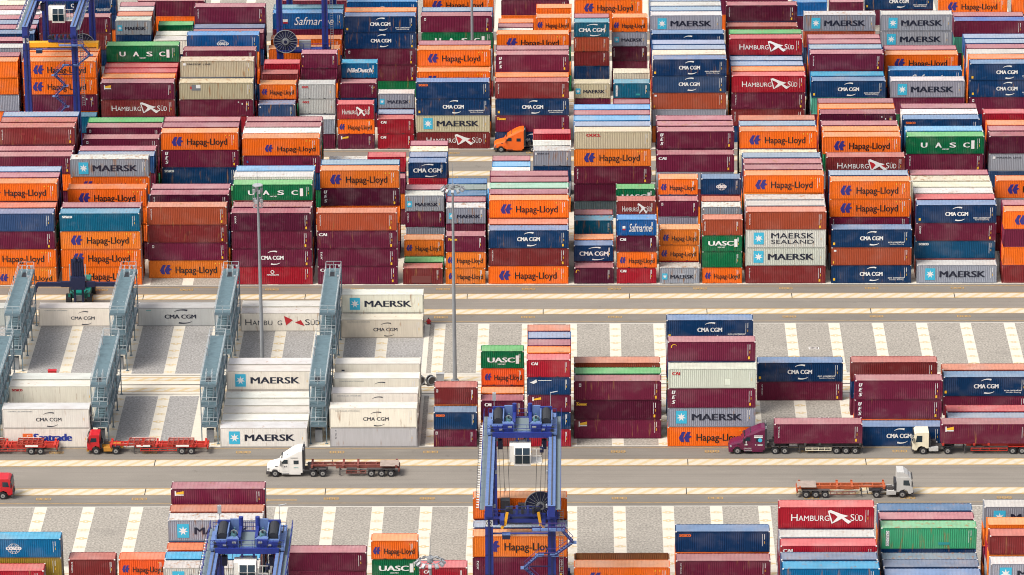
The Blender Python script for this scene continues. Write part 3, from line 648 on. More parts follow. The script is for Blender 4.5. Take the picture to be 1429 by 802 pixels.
if True:
    far_w, far_r, far_f = [], [], []
    for i, B in enumerate(boxes):
        cw_, cr_ = colours(B)
        if i not in single:
            B['cw'], B['cr'] = cw_, cr_; continue
        ref = B['k'] == 'r'
        if ref:
            nearby = [j for j in single if boxes[j]['k'] == 'r']
            xs = sorted({round(boxes[j]['c'][1]/4) for j in nearby if boxes[j]['b'] == B['b']}); ys = sorted({round(boxes[j]['y']) for j in nearby if boxes[j]['b'] == B['b'] and abs(boxes[j]['x']-B['x']) < 4})
            lab = f"{'rust-stained ' if B['wear'] else ''}{PAL[B['col']][0]} refrigerated container, {SAY[B['mk']]}, {ORD[B['t']]} tier, {ORD[ys.index(round(B['y']))+1]} row, {ORD[xs.index(round(B['c'][1]/4))+1]} gap {'by road' if B['b'] == 'B2' else 'at rear'}"
            if len(lab.replace('-', ' ').split()) > 16: lab = lab.replace(', '+SAY[B['mk']], '')
        else: lab = label(B)
        t = thing('reefer_container' if ref else 'shipping_container', lab, 'reefer container' if ref else 'shipping container', (B['x'], B['y'], B['z']), 0, 'white refrigerated containers between the plug-in racks' if ref else 'shipping containers stacked in the yard')
        s = SHAPE[B['k']]
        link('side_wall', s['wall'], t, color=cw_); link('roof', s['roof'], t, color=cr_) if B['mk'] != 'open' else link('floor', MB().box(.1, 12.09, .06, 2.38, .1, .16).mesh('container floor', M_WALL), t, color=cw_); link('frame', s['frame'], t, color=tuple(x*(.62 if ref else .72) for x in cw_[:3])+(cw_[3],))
        link('refrigeration_unit' if ref else 'door', s['door'], t, color=cw_)
        mx, mz = rv.uniform(-.14, .14), rv.uniform(-.05, .05)
        for n, me in get_marks(B['mk'], 'h' if ref else B['k']): link(n, me, t, (mx if n == 'emblem' else mx*.6, 0, mz))
        if rv.random() < .22 and not ref:      # a re-sprayed or plated square
            L, H = SZ[B['k']]; d = MB(); x, z = rv.uniform(.1, .8)*L, rv.uniform(.12, .55)*H; ww, hh = rv.uniform(.3, 1.1), rv.uniform(.25, .8)
            d.box(x, min(x+ww, L-.3), -.004, .03, z, min(z+hh, H-.3)); f = rv.choice((.68, .8, 1.25))
            link('repair_patch', d.mesh('repair patch', M_WALL), t, color=tuple(min(.9, v*f+.004) for v in cw_[:3])+(.3,))
    # everything hidden in or peeping out of the stacks: one mass
    tv, tl, tf, tm, tc = [], [], [], [], []; base = 0
    tmpl = {}
    for k, s in SHAPE.items():
        lst = []
        for p in ('wall', 'roof', 'frame'):
            me = s[p]; v = np.empty(len(me.vertices)*3); me.vertices.foreach_get('co', v); v = v.reshape(-1, 3)
            lt = np.empty(len(me.polygons), int); me.polygons.foreach_get('loop_total', lt); li = np.empty(len(me.loops), int); me.loops.foreach_get('vertex_index', li)
            lst.append((p, v, lt, li))
        tmpl[k] = lst
    for i, B in enumerate(boxes):
        if i in single: continue
        if cnt[i] == 0 and B['hid'] and B['r'] not in (1,) and B['t'] > 0 and False: continue
        for p, v, lt, li in tmpl[B['k']]:
            tv.append(v+np.array([B['x'], B['y'], B['z']])); tl.append(lt); tf.append(li+base); base += len(v)
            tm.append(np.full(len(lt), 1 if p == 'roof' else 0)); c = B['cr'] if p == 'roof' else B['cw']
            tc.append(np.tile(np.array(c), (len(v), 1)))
    tv, tl, tf, tm, tc = map(np.concatenate, (tv, tl, tf, tm, tc))
    me = bpy.data.meshes.new('stacked containers'); me.vertices.add(len(tv)); me.vertices.foreach_set('co', tv.ravel()); me.loops.add(len(tf)); me.loops.foreach_set('vertex_index', tf)
    me.polygons.add(len(tl)); me.polygons.foreach_set('loop_start', np.concatenate([[0], np.cumsum(tl)[:-1]])); me.polygons.foreach_set('loop_total', tl)
    me.materials.append(M_FAR_WALL); me.materials.append(M_FAR_ROOF); me.polygons.foreach_set('material_index', tm)
    at = me.attributes.new('paint', 'FLOAT_COLOR', 'POINT'); at.data.foreach_set('color', tc.ravel()); me.update(calc_edges=True); me.validate()
    o = link('stacked_containers', me); tag(o, 'mass of mostly hidden containers whose roofs and ends peep out of the stacks', 'containers', None, 'stuff')
# ---------------------------------------------------------------- machinery paints
BLUE = plain('crane blue', (34, 50, 128), .45, 0, .2, k=.9)
BLUE2 = plain('painted-sunlit crane blue', (112, 142, 200), .5, 0, .25, k=.60)  # lighter crane blue: sunlight on girder tops and lids put into the colour
DECK = plain('walkway grating', (128, 145, 152), .7, 0, .1, k=.62)
YELLOW = plain('machine yellow', (240, 175, 35), .5, 0, .12, k=.85)
WHITE = plain('white enamel', (236, 234, 228), .45, 0, .06, k=.85)
GLASS = plain('dark window glass', (20, 40, 52), .12, 0, .05)
TEAL = plain('machine green', (10, 125, 115), .45, 0, .1, k=.8)
NAVY = plain('spreader navy', (22, 30, 62), .5, 0, .1)
RUB = plain('tyre rubber', (30, 30, 34), .85, 0, .1)
RIM = plain('wheel rim', (175, 175, 172), .45, .2, .15, k=.7)
SLAT = plain('rack steel blue grey', (112, 134, 146), .55, 0, .2, k=.68)
SLATD = plain('rack deck plate', (112, 140, 150), .6, 0, .3, k=.56)
RAIL = plain('rack rail galvanised', (192, 202, 206), .5, .1, .1, k=.66)
TEALG = plain('motor grey green', (70, 110, 118), .5, 0, .15, k=.8)
GALV = plain('galvanised pole', (172, 177, 182), .5, .1, .2, k=.55)
LAMPW = plain('lamp housing', (205, 208, 212), .4, .1, .15, k=.55)
REDP = plain('truck red', (188, 24, 36), .35, 0, .1, k=.9)
REDT = plain('trailer red', (192, 52, 40), .5, 0, .2, k=.85)
REDD = plain('weathered trailer red', (170, 62, 46), .6, 0, .35, k=.8)
REDW = plain('worn trailer red', (142, 76, 66), .7, 0, .5, k=.75)
DUSTY = plain('dusty deck plate', (188, 170, 158), .7, 0, .35, k=.6)
ORT = plain('worn trailer orange', (188, 92, 50), .65, 0, .45, k=.8)
MARP = plain('truck plum', (92, 18, 58), .3, 0, .08)
ORP = plain('truck orange', (240, 105, 30), .35, 0, .1, k=.9)
CREAM = plain('truck cream white', (240, 232, 205), .4, 0, .1, k=.8)
SILV = plain('truck pale grey', (205, 205, 202), .4, 0, .12, k=.75)
CHAS = plain('chassis grey', (70, 66, 66), .7, 0, .2)
OCHRE = plain('chassis ochre', (195, 135, 45), .6, 0, .25, k=.8)
def numplate(par, txt, x, y, z, w=.9, h=.85):
    A = Art(); A.rect(x, x+w, z, z+h, 'W', .008).text(txt, 'K', x+.12*w, x+.88*w, z+.18*h, z+.82*h, .01)
    for i, v in enumerate(A.mb.v): A.mb.v[i] = (v[0], y+(v[1] if v[1] > -.0081 and A.mb.m[0] else v[1]), v[2])
    k = 4
    A.mb.v = [(a, (b-.012 if i >= k else b), c) for i, (a, b, c) in enumerate(A.mb.v)]
    return link('number_plate', A.mesh('number plate '+txt), par)
plain_navy = plain('stair dark blue', (32, 38, 88), .5, 0, .1)
plain_purple = plain('stair rail purple blue', (70, 50, 112), .5, 0, .05)
# ---------------------------------------------------------------- yard gantry cranes
def rail(mb, pts, h=1.1, post=1.6, r=.035, m=0, mid=True):
    for p, q in zip(pts, pts[1:]):
        p, q = Vector(p), Vector(q); L = (q-p).length; n = max(1, round(L/post))
        for k in range(n+1):
            o = p+(q-p)*k/n; mb.beam(o, o+Vector((0, 0, h)), 2*r, 2*r, m)
        for z in ((h, h/2) if mid else (h,)): mb.beam(p+Vector((0, 0, z)), q+Vector((0, 0, z)), 2*r, 2*r, m)
def crane(lab, xl, xr, yn, yf, ytr, zspread, spread40, num=None, ymid_near=False, stairs=True, cab=True, yend=None):
    T = thing('gantry_crane', lab, 'gantry crane', ((xl+xr)/2, yn, 0), 0, 'blue gantry cranes straddling the stacks')
    dx, dy = (xl+xr)/2, yn; B = lambda n, mb, mats, p=None: link(n, _off(mb, -dx, -dy).mesh(n, mats), p or T)
    lw = .46
    for x in (xl, xr):
        for y in (yn, yf):
            l = MB(); i = len(l.v); l.box(x-lw, x+lw, y-.55, y+.55, 1.6, 22.0)
            for q in range(8):      # legs widen a little towards the ground
                vx, vy, vz = l.v[q]
                if vz < 5: l.v[q] = (x+(vx-x)*1.25, y+(vy-y)*1.3, vz)
            l.box(x-lw-.1, x+lw+.1, y-.8, y+.8, 21.4, 21.9); B('leg', l, BLUE)
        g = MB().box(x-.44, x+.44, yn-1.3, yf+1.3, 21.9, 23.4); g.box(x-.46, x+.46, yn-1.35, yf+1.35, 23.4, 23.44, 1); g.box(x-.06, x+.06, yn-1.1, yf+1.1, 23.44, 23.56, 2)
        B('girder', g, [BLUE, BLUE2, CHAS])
        s = -1 if x == xl else 1; a, b = sorted((x+s*.5, x+s*1.12))
        wk = MB().box(a, b, yn-1.3, yf+1.3, 22.9, 22.98); W = B('walkway', wk, DECK)
        r = MB(); xo = x+s*1.10; rail(r, ((xo, yn-1.3, 22.98), (xo, yf+1.3, 22.98)), 1.1, 2.2, .03); B('railing', r, BLUE, W).parent = W
    ch = MB()
    for k in range(int((yf-yn)/.8)): ch.box(xl-1.6, xl-1.26, yn+k*.8, yn+k*.8+.12, 22.6, 22.7, 1)
    ch.box(xl-1.26, xl-1.22, yn, yf, 22.6, 22.75, 1).box(xl-1.64, xl-1.6, yn, yf, 22.6, 22.75, 0); B('cable_tray', ch, [DARK, WHITE])
    for x in (xl, xr):      # cable trunking, clamps and lamps fixed to the frame
        for y in (yn, yf):
            t_ = MB().box(x-.12, x+.12, y-.72, y-.58, 2.2, 21.3)
            for k in range(7): t_.box(x-.5, x+.5, y-.62, y-.56, 3.5+2.6*k, 3.62+2.6*k)
            B('cable_trunking', t_, plain_navy)
        j = MB(); s = 1 if x == xl else -1
        for k in range(9): yy = yn+2+k*(yf-yn-4)/8; j.box(*sorted((x+s*.44, x+s*.56)), yy-.2, yy+.2, 22.2, 23.1)
        j.beam((x+s*.52, yn, 22.5), (x+s*.52, yf, 22.5), .06, .06); B('cable_clamps', j, plain_navy)
        for k in range(3): yy = yn+3+k*(yf-yn-6)/2; B('floodlight', MB().box(x-.25+s*.5, x+.25+s*.5, yy-.2, yy+.2, 21.4, 21.75), LAMPW)
    for y in (yn, yf):
        B('sill_beam', MB().box(xl-2.2, xr+2.2, y-.5, y+.5, 1.2, 2.1), BLUE)
        for x in (xl-1.7, xl+1.2, xr-1.2, xr+1.7):
            w_ = B('wheel', MB().cyl((x, y-.35, .8), (x, y+.35, .8), .8, 18), RUB); B('rim', MB().cyl((x, y-.37, .8), (x, y+.37, .8), .42, 12), RIM, w_)
    # machinery platform on the mid-yard side with the cable reel
    ym = yn if ymid_near else yf; s = -1 if ymid_near else 1
    p = MB().box(xl-.6, xr+.9, ym-.9, ym+.9, 9.6, 9.85); p.box(xl, xr, ym-.2, ym+.2, 9.1, 9.6)
    P = B('equipment_platform', p, BLUE); r = MB(); rail(r, ((xl-.6, ym-.85, 9.85), (xr+.9, ym-.85, 9.85), (xr+.9, ym+.85, 9.85)), 1.1, 1.2); q = B('railing', r, BLUE, P)
    c = MB().box(xl+1.0, xl+2.1, ym-.3, ym+.8, 9.85, 11.9).box(xl+3.2, xl+5.2, ym+.1, ym+.8, 9.85, 11.2); B('equipment_cabinet', c, DARK if not ymid_near else GALV)
    rx = xl+1.0 if ymid_near else xr-1.6; ry = ym+(-.95 if ymid_near else -.75)
    re = MB().ring((rx, ry, 11.4), 2.0, .06, 36, 6, 1, 'y').cyl((rx, ry+.12, 11.4), (rx, ry+.24, 11.4), 1.96, 36, 0).cyl((rx, ry-.2, 11.4), (rx, ry+.3, 11.4), .55, 16, 1).cyl((rx, ry-.24, 11.4), (rx, ry-.2, 11.4), .3, 12, 0)
    for k in range(20):
        t = 2*math.pi*k/20; re.beam((rx+.5*math.cos(t), ry+.06, 11.4+.5*math.sin(t)), (rx+1.97*math.cos(t), ry+.06, 11.4+1.97*math.sin(t)), .05, .05, 1)
    B('cable_reel', re, [NAVY, GALV])
    # tie pipe and lamp between the near legs
    tp = MB().cyl((xl, yn, 19.2), (xr, yn, 19.2), .12, 8); tp.box(xl+1.6, xl+2.6, yn-.5, yn+.3, 18.6, 19.15, 1); tp.box(xl+1.58, xl+2.62, yn-.52, yn+.32, 19.15, 19.25, 2); B('tie_pipe', tp, [BLUE, NAVY, BLUE2])
    if stairs:      # zigzag stair on the right near leg
        S = MB(); zs, xs = 20.2, xr-2.4
        S.box(xr-2.4, xr+1.6, yn-1.5, yn-.65, 20.1, 20.2, 1)
        rr = MB(); rail(rr, ((xr-2.4, yn-1.5, 20.2), (xr+1.6, yn-1.5, 20.2)), 1.0, .9)
        pts = [(xr+1.2, 20.15), (xr+2.6, 18.5), (xr+.4, 16.8), (xr-1.6, 16.8), (xr-3.4, 15.1), (xr-1.6, 13.3), (xr-3.4, 11.5), (xr-1.6, 9.7), (xr-3.4, 7.9), (xr-1.6, 6.1), (xr-3.4, 4.3), (xr-1.6, 2.4)]
        for (x0, z0), (x1, z1) in zip(pts, pts[1:]):
            for y in (yn-1.45, yn-.75): S.beam((x0, y, z0), (x1, y, z1), .05, .15)
            n = max(2, round(abs(z1-z0)/.25))
            for k in range(n):
                f = (k+.5)/n; x, z = x0+(x1-x0)*f, z0+(z1-z0)*f; S.box(x-.14, x+.14, yn-1.4, yn-.8, z, z+.03, 1)
            S.box(x1-.45, x1+.45, yn-1.5, yn-.65, z1-.08, z1, 1)
            rail(rr, ((x0, yn-1.47, z0), (x1, yn-1.47, z1)), .95, .8, .025)
        for z in (15.05, 11.4, 7.8, 4.2): S.beam((xr-3.4, yn-.6, z), (xr, yn-.6, z), .1, .12)
        st = B('stair', S, [plain_navy, BLUE2]); B('railing', rr, plain_purple, st)
    lad = MB(); xo = xr+.9
    for x in (xo, xo+.5): lad.beam((x, yn-.2, 9.5), (x, yn-.2, 22.5), .06, .06)
    for k in range(40): lad.beam((xo, yn-.2, 9.7+.32*k), (xo+.5, yn-.2, 9.7+.32*k), .05, .05)
    B('ladder', lad, GALV)
    # trolley
    y0, y1 = ytr-2.6, ytr+2.6; xa, xb = xl+.1, xr-.1
    t = MB().box(xa-.7, xb+.7, y0, y1, 23.65, 23.95, 0)
    for y in (y0, y1): t.box(xa, xb, y-.2, y+.2, 23.3, 24.0, 1)
    t.box((xa+xb)/2-1.0, (xa+xb)/2+1.0, y0+.6, y1-.4, 23.95, 24.03, 2)
    for x in (xa, xb):
        for y in (y0+.3, y1-.3): t.cyl((x-.25, y, 23.75), (x+.25, y, 23.75), .32, 12, 3)
    TR = B('trolley', t, [BLUE2, BLUE, DECK, DARK])
    for s in (-1, 1):
        xm = (xa+xb)/2; mb = MB()
        mb.box(*sorted((xm+s*1.15, xm+s*2.45)), y0+.3, y0+1.5, 23.95, 24.85, 0).box(*sorted((xm+s*2.5, xm+s*3.75)), y0+.3, y0+1.2, 23.95, 24.6, 0)
        mb.box(*sorted((xm+s*1.1, xm+s*2.5)), y0+.7, y0+1.55, 24.85, 24.9, 4).box(*sorted((xm+s*2.45, xm+s*3.8)), y0+.6, y0+1.25, 24.6, 24.65, 4)
        mb.cyl((xm+s*3.05, y0+1.4, 24.8), (xm+s*3.05, y1-.5, 25.0), .6, 16, 1); mb.box(*sorted((xm+s*2.3, xm+s*3.8)), y1-.6, y1-.3, 23.95, 25.6, 0)
        mb.box(*sorted((xm+s*2.3, xm+s*2.45)), y0+1.2, y1-.3, 23.95, 25.4, 4).box(*sorted((xm+s*3.7, xm+s*3.85)), y0+1.2, y1-.3, 23.95, 25.2, 4).box(*sorted((xm+s*1.2, xm+s*2.3)), y1-.5, y1-.2, 23.95, 25.7, 4)
        mb.cyl((xm+s*1.75, y0+1.5, 24.6), (xm+s*1.75, y0+2.9, 24.6), .42, 14, 2).cyl((xm+s*1.75, y0+2.9, 24.6), (xm+s*1.75, y0+3.0, 24.6), .5, 14, 3)
        mb.box(*sorted((xm+s*.85, xm+s*1.2)), y0+1.2, y1-.2, 23.95, 24.9, 0).cyl((xm+s*1.0, y1-.4, 23.95), (xm+s*1.0, y1-.4, 26.0), .28, 10, 0)
        mb.box(*sorted((xm+s*1.3, xm+s*1.8)), y0+.2, y0+.4, 24.5, 24.7, 3); mb.box(*sorted((xm+s*2.5, xm+s*2.9)), y0+.1, y0+.3, 24.2, 24.4, 3)
        rc = random.Random(7)
        for k in range(16):
            cx, cy, cz = xm+s*rc.uniform(.9, 3.9), rc.uniform(y0+.2, y1-.2), 23.95; q = rc.uniform(.08, .2); hh = rc.uniform(.25, 1.5)
            mb.box(cx-q, cx+q, cy-q, cy+q, cz, cz+hh, rc.choice((0, 1, 2, 4))); mb.cyl((cx, cy, cz+hh*.8), (cx+rc.uniform(-.8, .8), cy+rc.uniform(-.6, .6), cz+.1), .03, 5, 1)
        for k in range(5): mb.beam((xm+s*(.9+.75*k), y0+.05, 23.95), (xm+s*(.9+.75*k), y0+.05, 25.0), .04, .04, 1)
        B('hoist_machinery', mb, [BLUE, DARK, TEALG, LAMPW, BLUE2], TR)
        an = MB().cyl((xm+s*3.6, y1, 23.9), (xm+s*3.6, y1, 27.4), .05, 6); an.box(xm+s*3.6-.22, xm+s*3.6+.22, y1-.2, y1+.2, 26.3, 27.3) if s < 0 else an.cyl((xm+s*3.6, y1, 27.3), (xm+s*3.6+.9, y1, 27.5), .07, 6)
        B('mast', an, LAMPW, TR)
    r = MB(); rail(r, ((xa-.6, y1, 24), (xb+.6, y1, 24)), 1.1, 1.0, .025); rail(r, ((xa-.6, y0, 24), (xb+.6, y0, 24)), 1.0, 1.2, .025); B('railing', r, BLUE, TR)
    if cab:
        xc = (xa+xb)/2+.05; ck = MB(); z0 = 19.9
        ck.prism([(y0-1.3, z0), (y0+1.2, z0), (y0+1.2, z0+2.6), (y0-1.1, z0+2.6), (y0-1.5, z0+1.6)], xc-1.05, xc+1.05, 0)
        ck.v = [(b, a, c) for a, b, c in ck.v]; ck.box(xc-1.65, xc-1.05, y0-.9, y0+.8, z0+.3, z0+2.6, 0)
        for x in (xc-.7, xc+.7): ck.beam((x, y0+.6, z0+2.6), (x, y0+.9, 23.7), .25, .25, 1)
        CB = B('operator_cab', ck, [WHITE, BLUE], TR)
        gl = MB()
        for a, b_ in ((xc-.92, xc-.05), (xc+.05, xc+.92)):
            gl.quad(((a, y0-1.41, z0+.35), (b_, y0-1.41, z0+.35), (b_, y0-1.53, z0+1.5), (a, y0-1.53, z0+1.5))); gl.quad(((a, y0-1.52, z0+1.6), (b_, y0-1.52, z0+1.6), (b_, y0-1.2, z0+2.4), (a, y0-1.2, z0+2.4)))
        B('window', gl, GLASS, CB)
        pf = MB().box(xc+1.1, xc+2.5, y0-1, y0+1, z0+.2, z0+.3); rail(pf, ((xc+1.1, y0-1, z0+.3), (xc+2.5, y0-1, z0+.3), (xc+2.5, y0+1, z0+.3)), 1.9, .7, .03); pf.box(xc+2.2, xc+2.7, y0-1, y0-.5, z0+1.7, z0+2.3, 1)
        B('cab_platform', pf, [WHITE, NAVY], TR)
    # spreader on its ropes
    xc = (xa+xb)/2; zs = zspread; sp = MB()
    if spread40:
        sp.box(xc-6.1, xc+6.1, ytr-.55, ytr+.55, zs, zs+.8, 0); sp.box(xc-2.6, xc+2.6, ytr-.8, ytr+.8, zs+.1, zs+.75, 0)
        for x in (xc-6.1, xc+5.9): sp.box(x, x+.25, ytr-1.2, ytr+1.2, zs-.1, zs+.6, 0)
    else:
        sp.box(xc-3.0, xc+3.0, ytr-.5, ytr+.5, zs, zs+.5, 1); sp.box(xc-2.9, xc-2.4, ytr-1.2, ytr+1.2, zs-.1, zs+.6, 1); sp.box(xc+2.4, xc+2.9, ytr-1.2, ytr+1.2, zs-.1, zs+.6, 1)
        for s in (-1, 1): sp.beam((xc+s*2.3, ytr-.9, zs-.2), (xc+s*2.0, ytr-.9, zs+1.6), .35, .3, 0); sp.beam((xc+s*2.7, ytr-.9, zs-.6), (xc+s*2.3, ytr-.9, zs+.2), .4, .3, 0)
    SP = B('spreader', sp, [YELLOW, BLUE]); hb = MB().box(xc-2.2, xc+2.2, ytr-.6, ytr+.6, zs+.9, zs+1.3, 0)
    for s in (-1, 1): hb.cyl((xc+s*1.9, ytr-.3, zs+1.5), (xc+s*1.9, ytr+.3, zs+1.5), .4, 12, 1); hb.beam((xc+s*1.5, ytr, zs+.5), (xc+s*1.5, ytr, zs+1), .3, .5, 0)
    for k in range(5): hb.box(xc-1.6+.7*k, xc-1.3+.7*k, ytr-.7, ytr+.5, zs+1.3, zs+2.0, 0 if k % 2 else 2)
    rail(hb, ((xc-2.2, ytr-.6, zs+1.3), (xc+2.2, ytr-.6, zs+1.3)), 1.0, .8, .025, 0); B('headblock', hb, [BLUE, DARK, DARK], SP)
    for s in (-1, 1):
        for dxx in (1.6, 2.2, 2.75):
            o = MB().cyl((xc+s*dxx, ytr-1.0, zs+1.6), (xc+s*(dxx+.35), ytr-1.2, 23.7), .03, 5); B('rope', o, DARK)
        o = MB().box(*sorted((xc+s*2.5, xc+s*3.1)), ytr-2.0, ytr-1.3, 21.4, 22.6); o.beam((xc+s*2.8, ytr-1.6, 22.6), (xc+s*2.8, ytr-1.6, 23.7), .12, .12); B('rope_anchor', o, NAVY)
    if num: numplate(T, num, -(xr-xl)/2-.42, -.62, 20.4)
    return T
def _off(mb, dx, dy):
    mb.v = [(a+dx, b+dy, c) for a, b, c in mb.v]; return mb
def racks():
    # -------------------------------------------------- reefer racks: three-deck service gantries
    xs = (-3.15, 12.08, 27.35, 42.55)
    for i, x in enumerate(xs):
        for part, (ya, yb, sx) in enumerate(((-36.0, -17.3, 0), (-64.0, -45.0, 0))):
            where = ['at the left picture edge', 'between the first and second gap', 'beside the flag-lettered reefer' if part == 0 else 'left of the four-row reefer line', 'beside the rightmost reefers'][i]
            T = thing('reefer_rack', f"blue-grey three-deck steel service gantry {['behind the cross lane', 'nearest the road'][part]}, {ORD[i+1]} from left", 'service gantry', (x, ya, 0), 0, 'steel service gantries for the refrigerated containers')
            w = 1.12; L = yb-ya
            n = 4; ys = [0.1+(L-.2)*k/(n-1) for k in range(n)]
            for y in ys:
                for s in (-1, 1): MB().box(s*w-.07, s*w+.07, y-.07, y+.07, 0, 9.0).box(s*w-.2, s*w+.2, y-.2, y+.2, 0, .06).build('leg', SLAT, T)
            for z in (2.9, 5.95, 9.0):
                d = MB().box(-w, w, 0, L, z-.06, z, 0)
                for s in (-1, 1): d.box(s*w-.06, s*w+.06, 0, L, z-.30, z-.062, 1)
                d.box(-w, w, -.05, .05, z-.32, z-.064, 1)
                D = d.build('deck', [SLATD, SLAT], T)
                r = MB()
                for s in (-1, 1):
                    rail(r, ((s*w, .1, z), (s*w, L-.1, z)), 1.1, 1.9, .02)
                    k = int(L/1.9)
                    for q in range(k): r.beam((s*w, .1+q*1.9, z+.05), (s*w, .1+(q+1)*1.9, z+1.08), .02, .02)
                rail(r, ((-w, 0, z), (w, 0, z)), 1.1, 1.1, .028); rail(r, ((-w, L, z), (w, L, z)), 1.1, 1.1, .028)
                r.build('railing', RAIL, D)
                if z > 8:
                    st = MB(); yy = L-3.5 if part == 0 else 1.0
                    rail(st, ((-.45, yy, z), (-.45, yy+2.2, z)), 1.1, 1.1, .03); rail(st, ((.35, yy, z), (.35, yy+2.2, z)), 1.1, 1.1, .03)
                    st.quad(((-.42, yy, z+.004), (.32, yy, z+.004), (.32, yy+2.0, z+.004), (-.42, yy+2.0, z+.004)), 1); st.build('hatch', [RAIL, DARK], T)
                    for yy in ((L-2.3, L-6.5) if part == 0 else (L-3.5, L-8.0)):
                        s = 1 if part == 0 else -1
                        MB().box(s*.95-.14, s*.95+.14, yy-.14, yy+.14, z+1.1, z+1.32).box(s*.95-.05, s*.95+.05, yy-.05, yy+.05, z, z+1.1).build('light', LAMPW, T)
                else:      # stair flight up to the next deck
                    f = MB(); y0 = 1.5
                    for s in (-.45, .45): f.beam((s, y0, z), (s, y0+3.4, z+3.0), .08, .22)
                    for q in range(12): f.box(-.45, .45, y0+3.4*q/12, y0+3.4*q/12+.24, z+3.0*q/12, z+3.0*q/12+.03, 1)
                    f.build('stair', [RAIL, SLATD], T)
                pk = MB().box(w-.32, w-.22, 1.0, min(L-.5, 16.2), z-1.05, z-.95)
                for q in range(6): pk.box(w-.35, w-.1, 1.2+q*2.84, 1.7+q*2.84, z-1.5, z-.7)
                pk.build('socket_rail', GALV, D)
            MB().box(-.5, .5, .6, 1.4, .05, 1.9).build('electrical_cabinet', GALV, T)
racks()
CR = dict(stairs=True)
crane('blue gantry crane numbered 02, its white cab hung below the far trolley', 67.85, 75.55, -139.5, -111.9, -115.8, 10.6, False, '02')
crane('blue gantry crane in the bottom corner beside the grey star container stack', 35.3, 43.1, -176.5, -147.9, -152.2, 14.0, True)
crane('blue gantry crane with yellow spreader over the orange arrow containers', -11.25, -3.35, 59.1, 86.8, 75.2, 14.6, True, '14')
crane('blue gantry crane with spoked cable reel behind the script-lettered blue container', 28.3, 36.0, 88.6, 116, 108, 13.5, False, None, True, False)
# ---------------------------------------------------------------- light masts
def mast(lab, x, y, h, ring):
    T = thing('light_mast', lab, 'light mast', (x, y, 0), 0, 'tall floodlight masts')
    MB().cyl((0, 0, 0), (0, 0, h), .32, 14, 0, .15).cyl((0, 0, 0), (0, 0, .5), .6, 8).build('pole', GALV, T)
    if ring:
        h2 = MB().ring((0, 0, h-.3), 1.2, .06, 24, 6)
        for k in range(6): t = R(60*k); h2.beam((0, 0, h-.3), (1.35*math.cos(t), 1.35*math.sin(t), h-.3), .07, .07)
        h2.cyl((0, 0, h-.5), (0, 0, h+.1), .35, 12).cyl((0, 0, h), (0, 0, h+3.2), .03, 5); H = h2.build('lamp_ring', GALV, T)
        for k in range(12):
            t = R(30*k); c, s = math.cos(t), math.sin(t)
            f = MB(); f.beam((1.35*c, 1.35*s, h-.35), (1.75*c, 1.75*s, h-.62), .36, .26, 0); f.beam((1.37*c, 1.37*s, h-.21), (1.74*c, 1.74*s, h-.47), .37, .02, 1); f.build('floodlight', [GALV, LAMPW], T)
    else:
        c = MB().ring((0, 0, h), .72, .05, 20, 6).ring((0, 0, h-3.2), .72, .05, 20, 6).cyl((0, 0, h), (0, 0, h+.08), .7, 20, 1)
        for k in range(8): t = R(45*k); c.beam((.72*math.cos(t), .72*math.sin(t), h-3.2), (.72*math.cos(t), .72*math.sin(t), h), .05, .05)
        c.cyl((0, 0, h), (0, 0, h+2.6), .02, 5); c.build('lamp_cage', [GALV, LAMPW], T)
        for k in range(8): t = R(45*k+20); MB().box(-.2, .2, -.16, .16, 0, .55).build('floodlight', LAMPW, T).location = (.55*math.cos(t), .55*math.sin(t), h-1.1-(k % 2)*1.5)
mast('slim grey mast with lamps lowered in a tall cage above white reefers', 33.3, -40.9, 30.3, False)
mast('tall grey floodlight mast with round lamp ring behind the red-brown short container', 61.05, -40.9, 30.2, True)
mast('grey floodlight mast whose lamp ring overlaps the short green and red containers', 61.65, -170.6, 29.6, True)
mast('grey floodlight mast crossing the green spaced-capitals container in the far yard', 61.0, 87.9, 29.9, True)
# ---------------------------------------------------------------- yard bits
c = MB().box(-.55, .55, -.3, .3, 0, 1.2).box(-.6, .6, -.35, .35, 1.2, 1.28); o = c.build('electrical_cabinet', LAMPW); o.location = (58.9, -40.3, 0); tag(o, 'small pale electrical cabinet at the foot of the round-ring mast', 'cabinet')
for i, x in enumerate((56.0, 57.6)):
    b = MB()
    for y in (-.35, .35): b.ring((0, y, .75), .62, .1, 20, 8, 0, 'y').cyl((0, y-.03, .75), (0, y+.03, .75), .6, 18, 1)
    b.cyl((0, -.35, .75), (0, .35, .75), .32, 14, 1).box(-.7, .7, -.4, .4, 0, .12, 1); o = b.build('cable_drum', [GALV, CHAS]); o.location = (x, -41.6, 0); o.rotation_euler.z = .5
    tag(o, ['grey cable drum half hidden by the white reefer stack', 'grey cable drum beside the red-brown short container'][i], 'cable drum', 'cable drums on the cross strip')
h = MB().cyl((0, 0, 0), (0, 0, .62), .3, 12, 0, .2).cyl((0, 0, .62), (0, 0, .8), .26, 12, 0, .12).cyl((0, 0, .8), (0, 0, .98), .09, 8, 1).cyl((-.38, 0, .45), (.38, 0, .45), .11, 8, 0).cyl((0, 0, 0), (0, 0, .1), .36, 12, 1)
o = h.build('fire_hydrant', [REDP, DARK]); o.location = (56.55, -17.0, 0); tag(o, 'small red hydrant beside the top two-high white reefer stack', 'hydrant')
o = MB().box(-.6, .6, -.3, .3, 0, .9).box(-.64, .64, -.34, .34, .9, .96).build('hose_box', REDP); o.location = (2.5, -37.9, 0); tag(o, 'small red hose box behind the seaside white reefer roof'.replace('seaside ', ''), 'hose box')
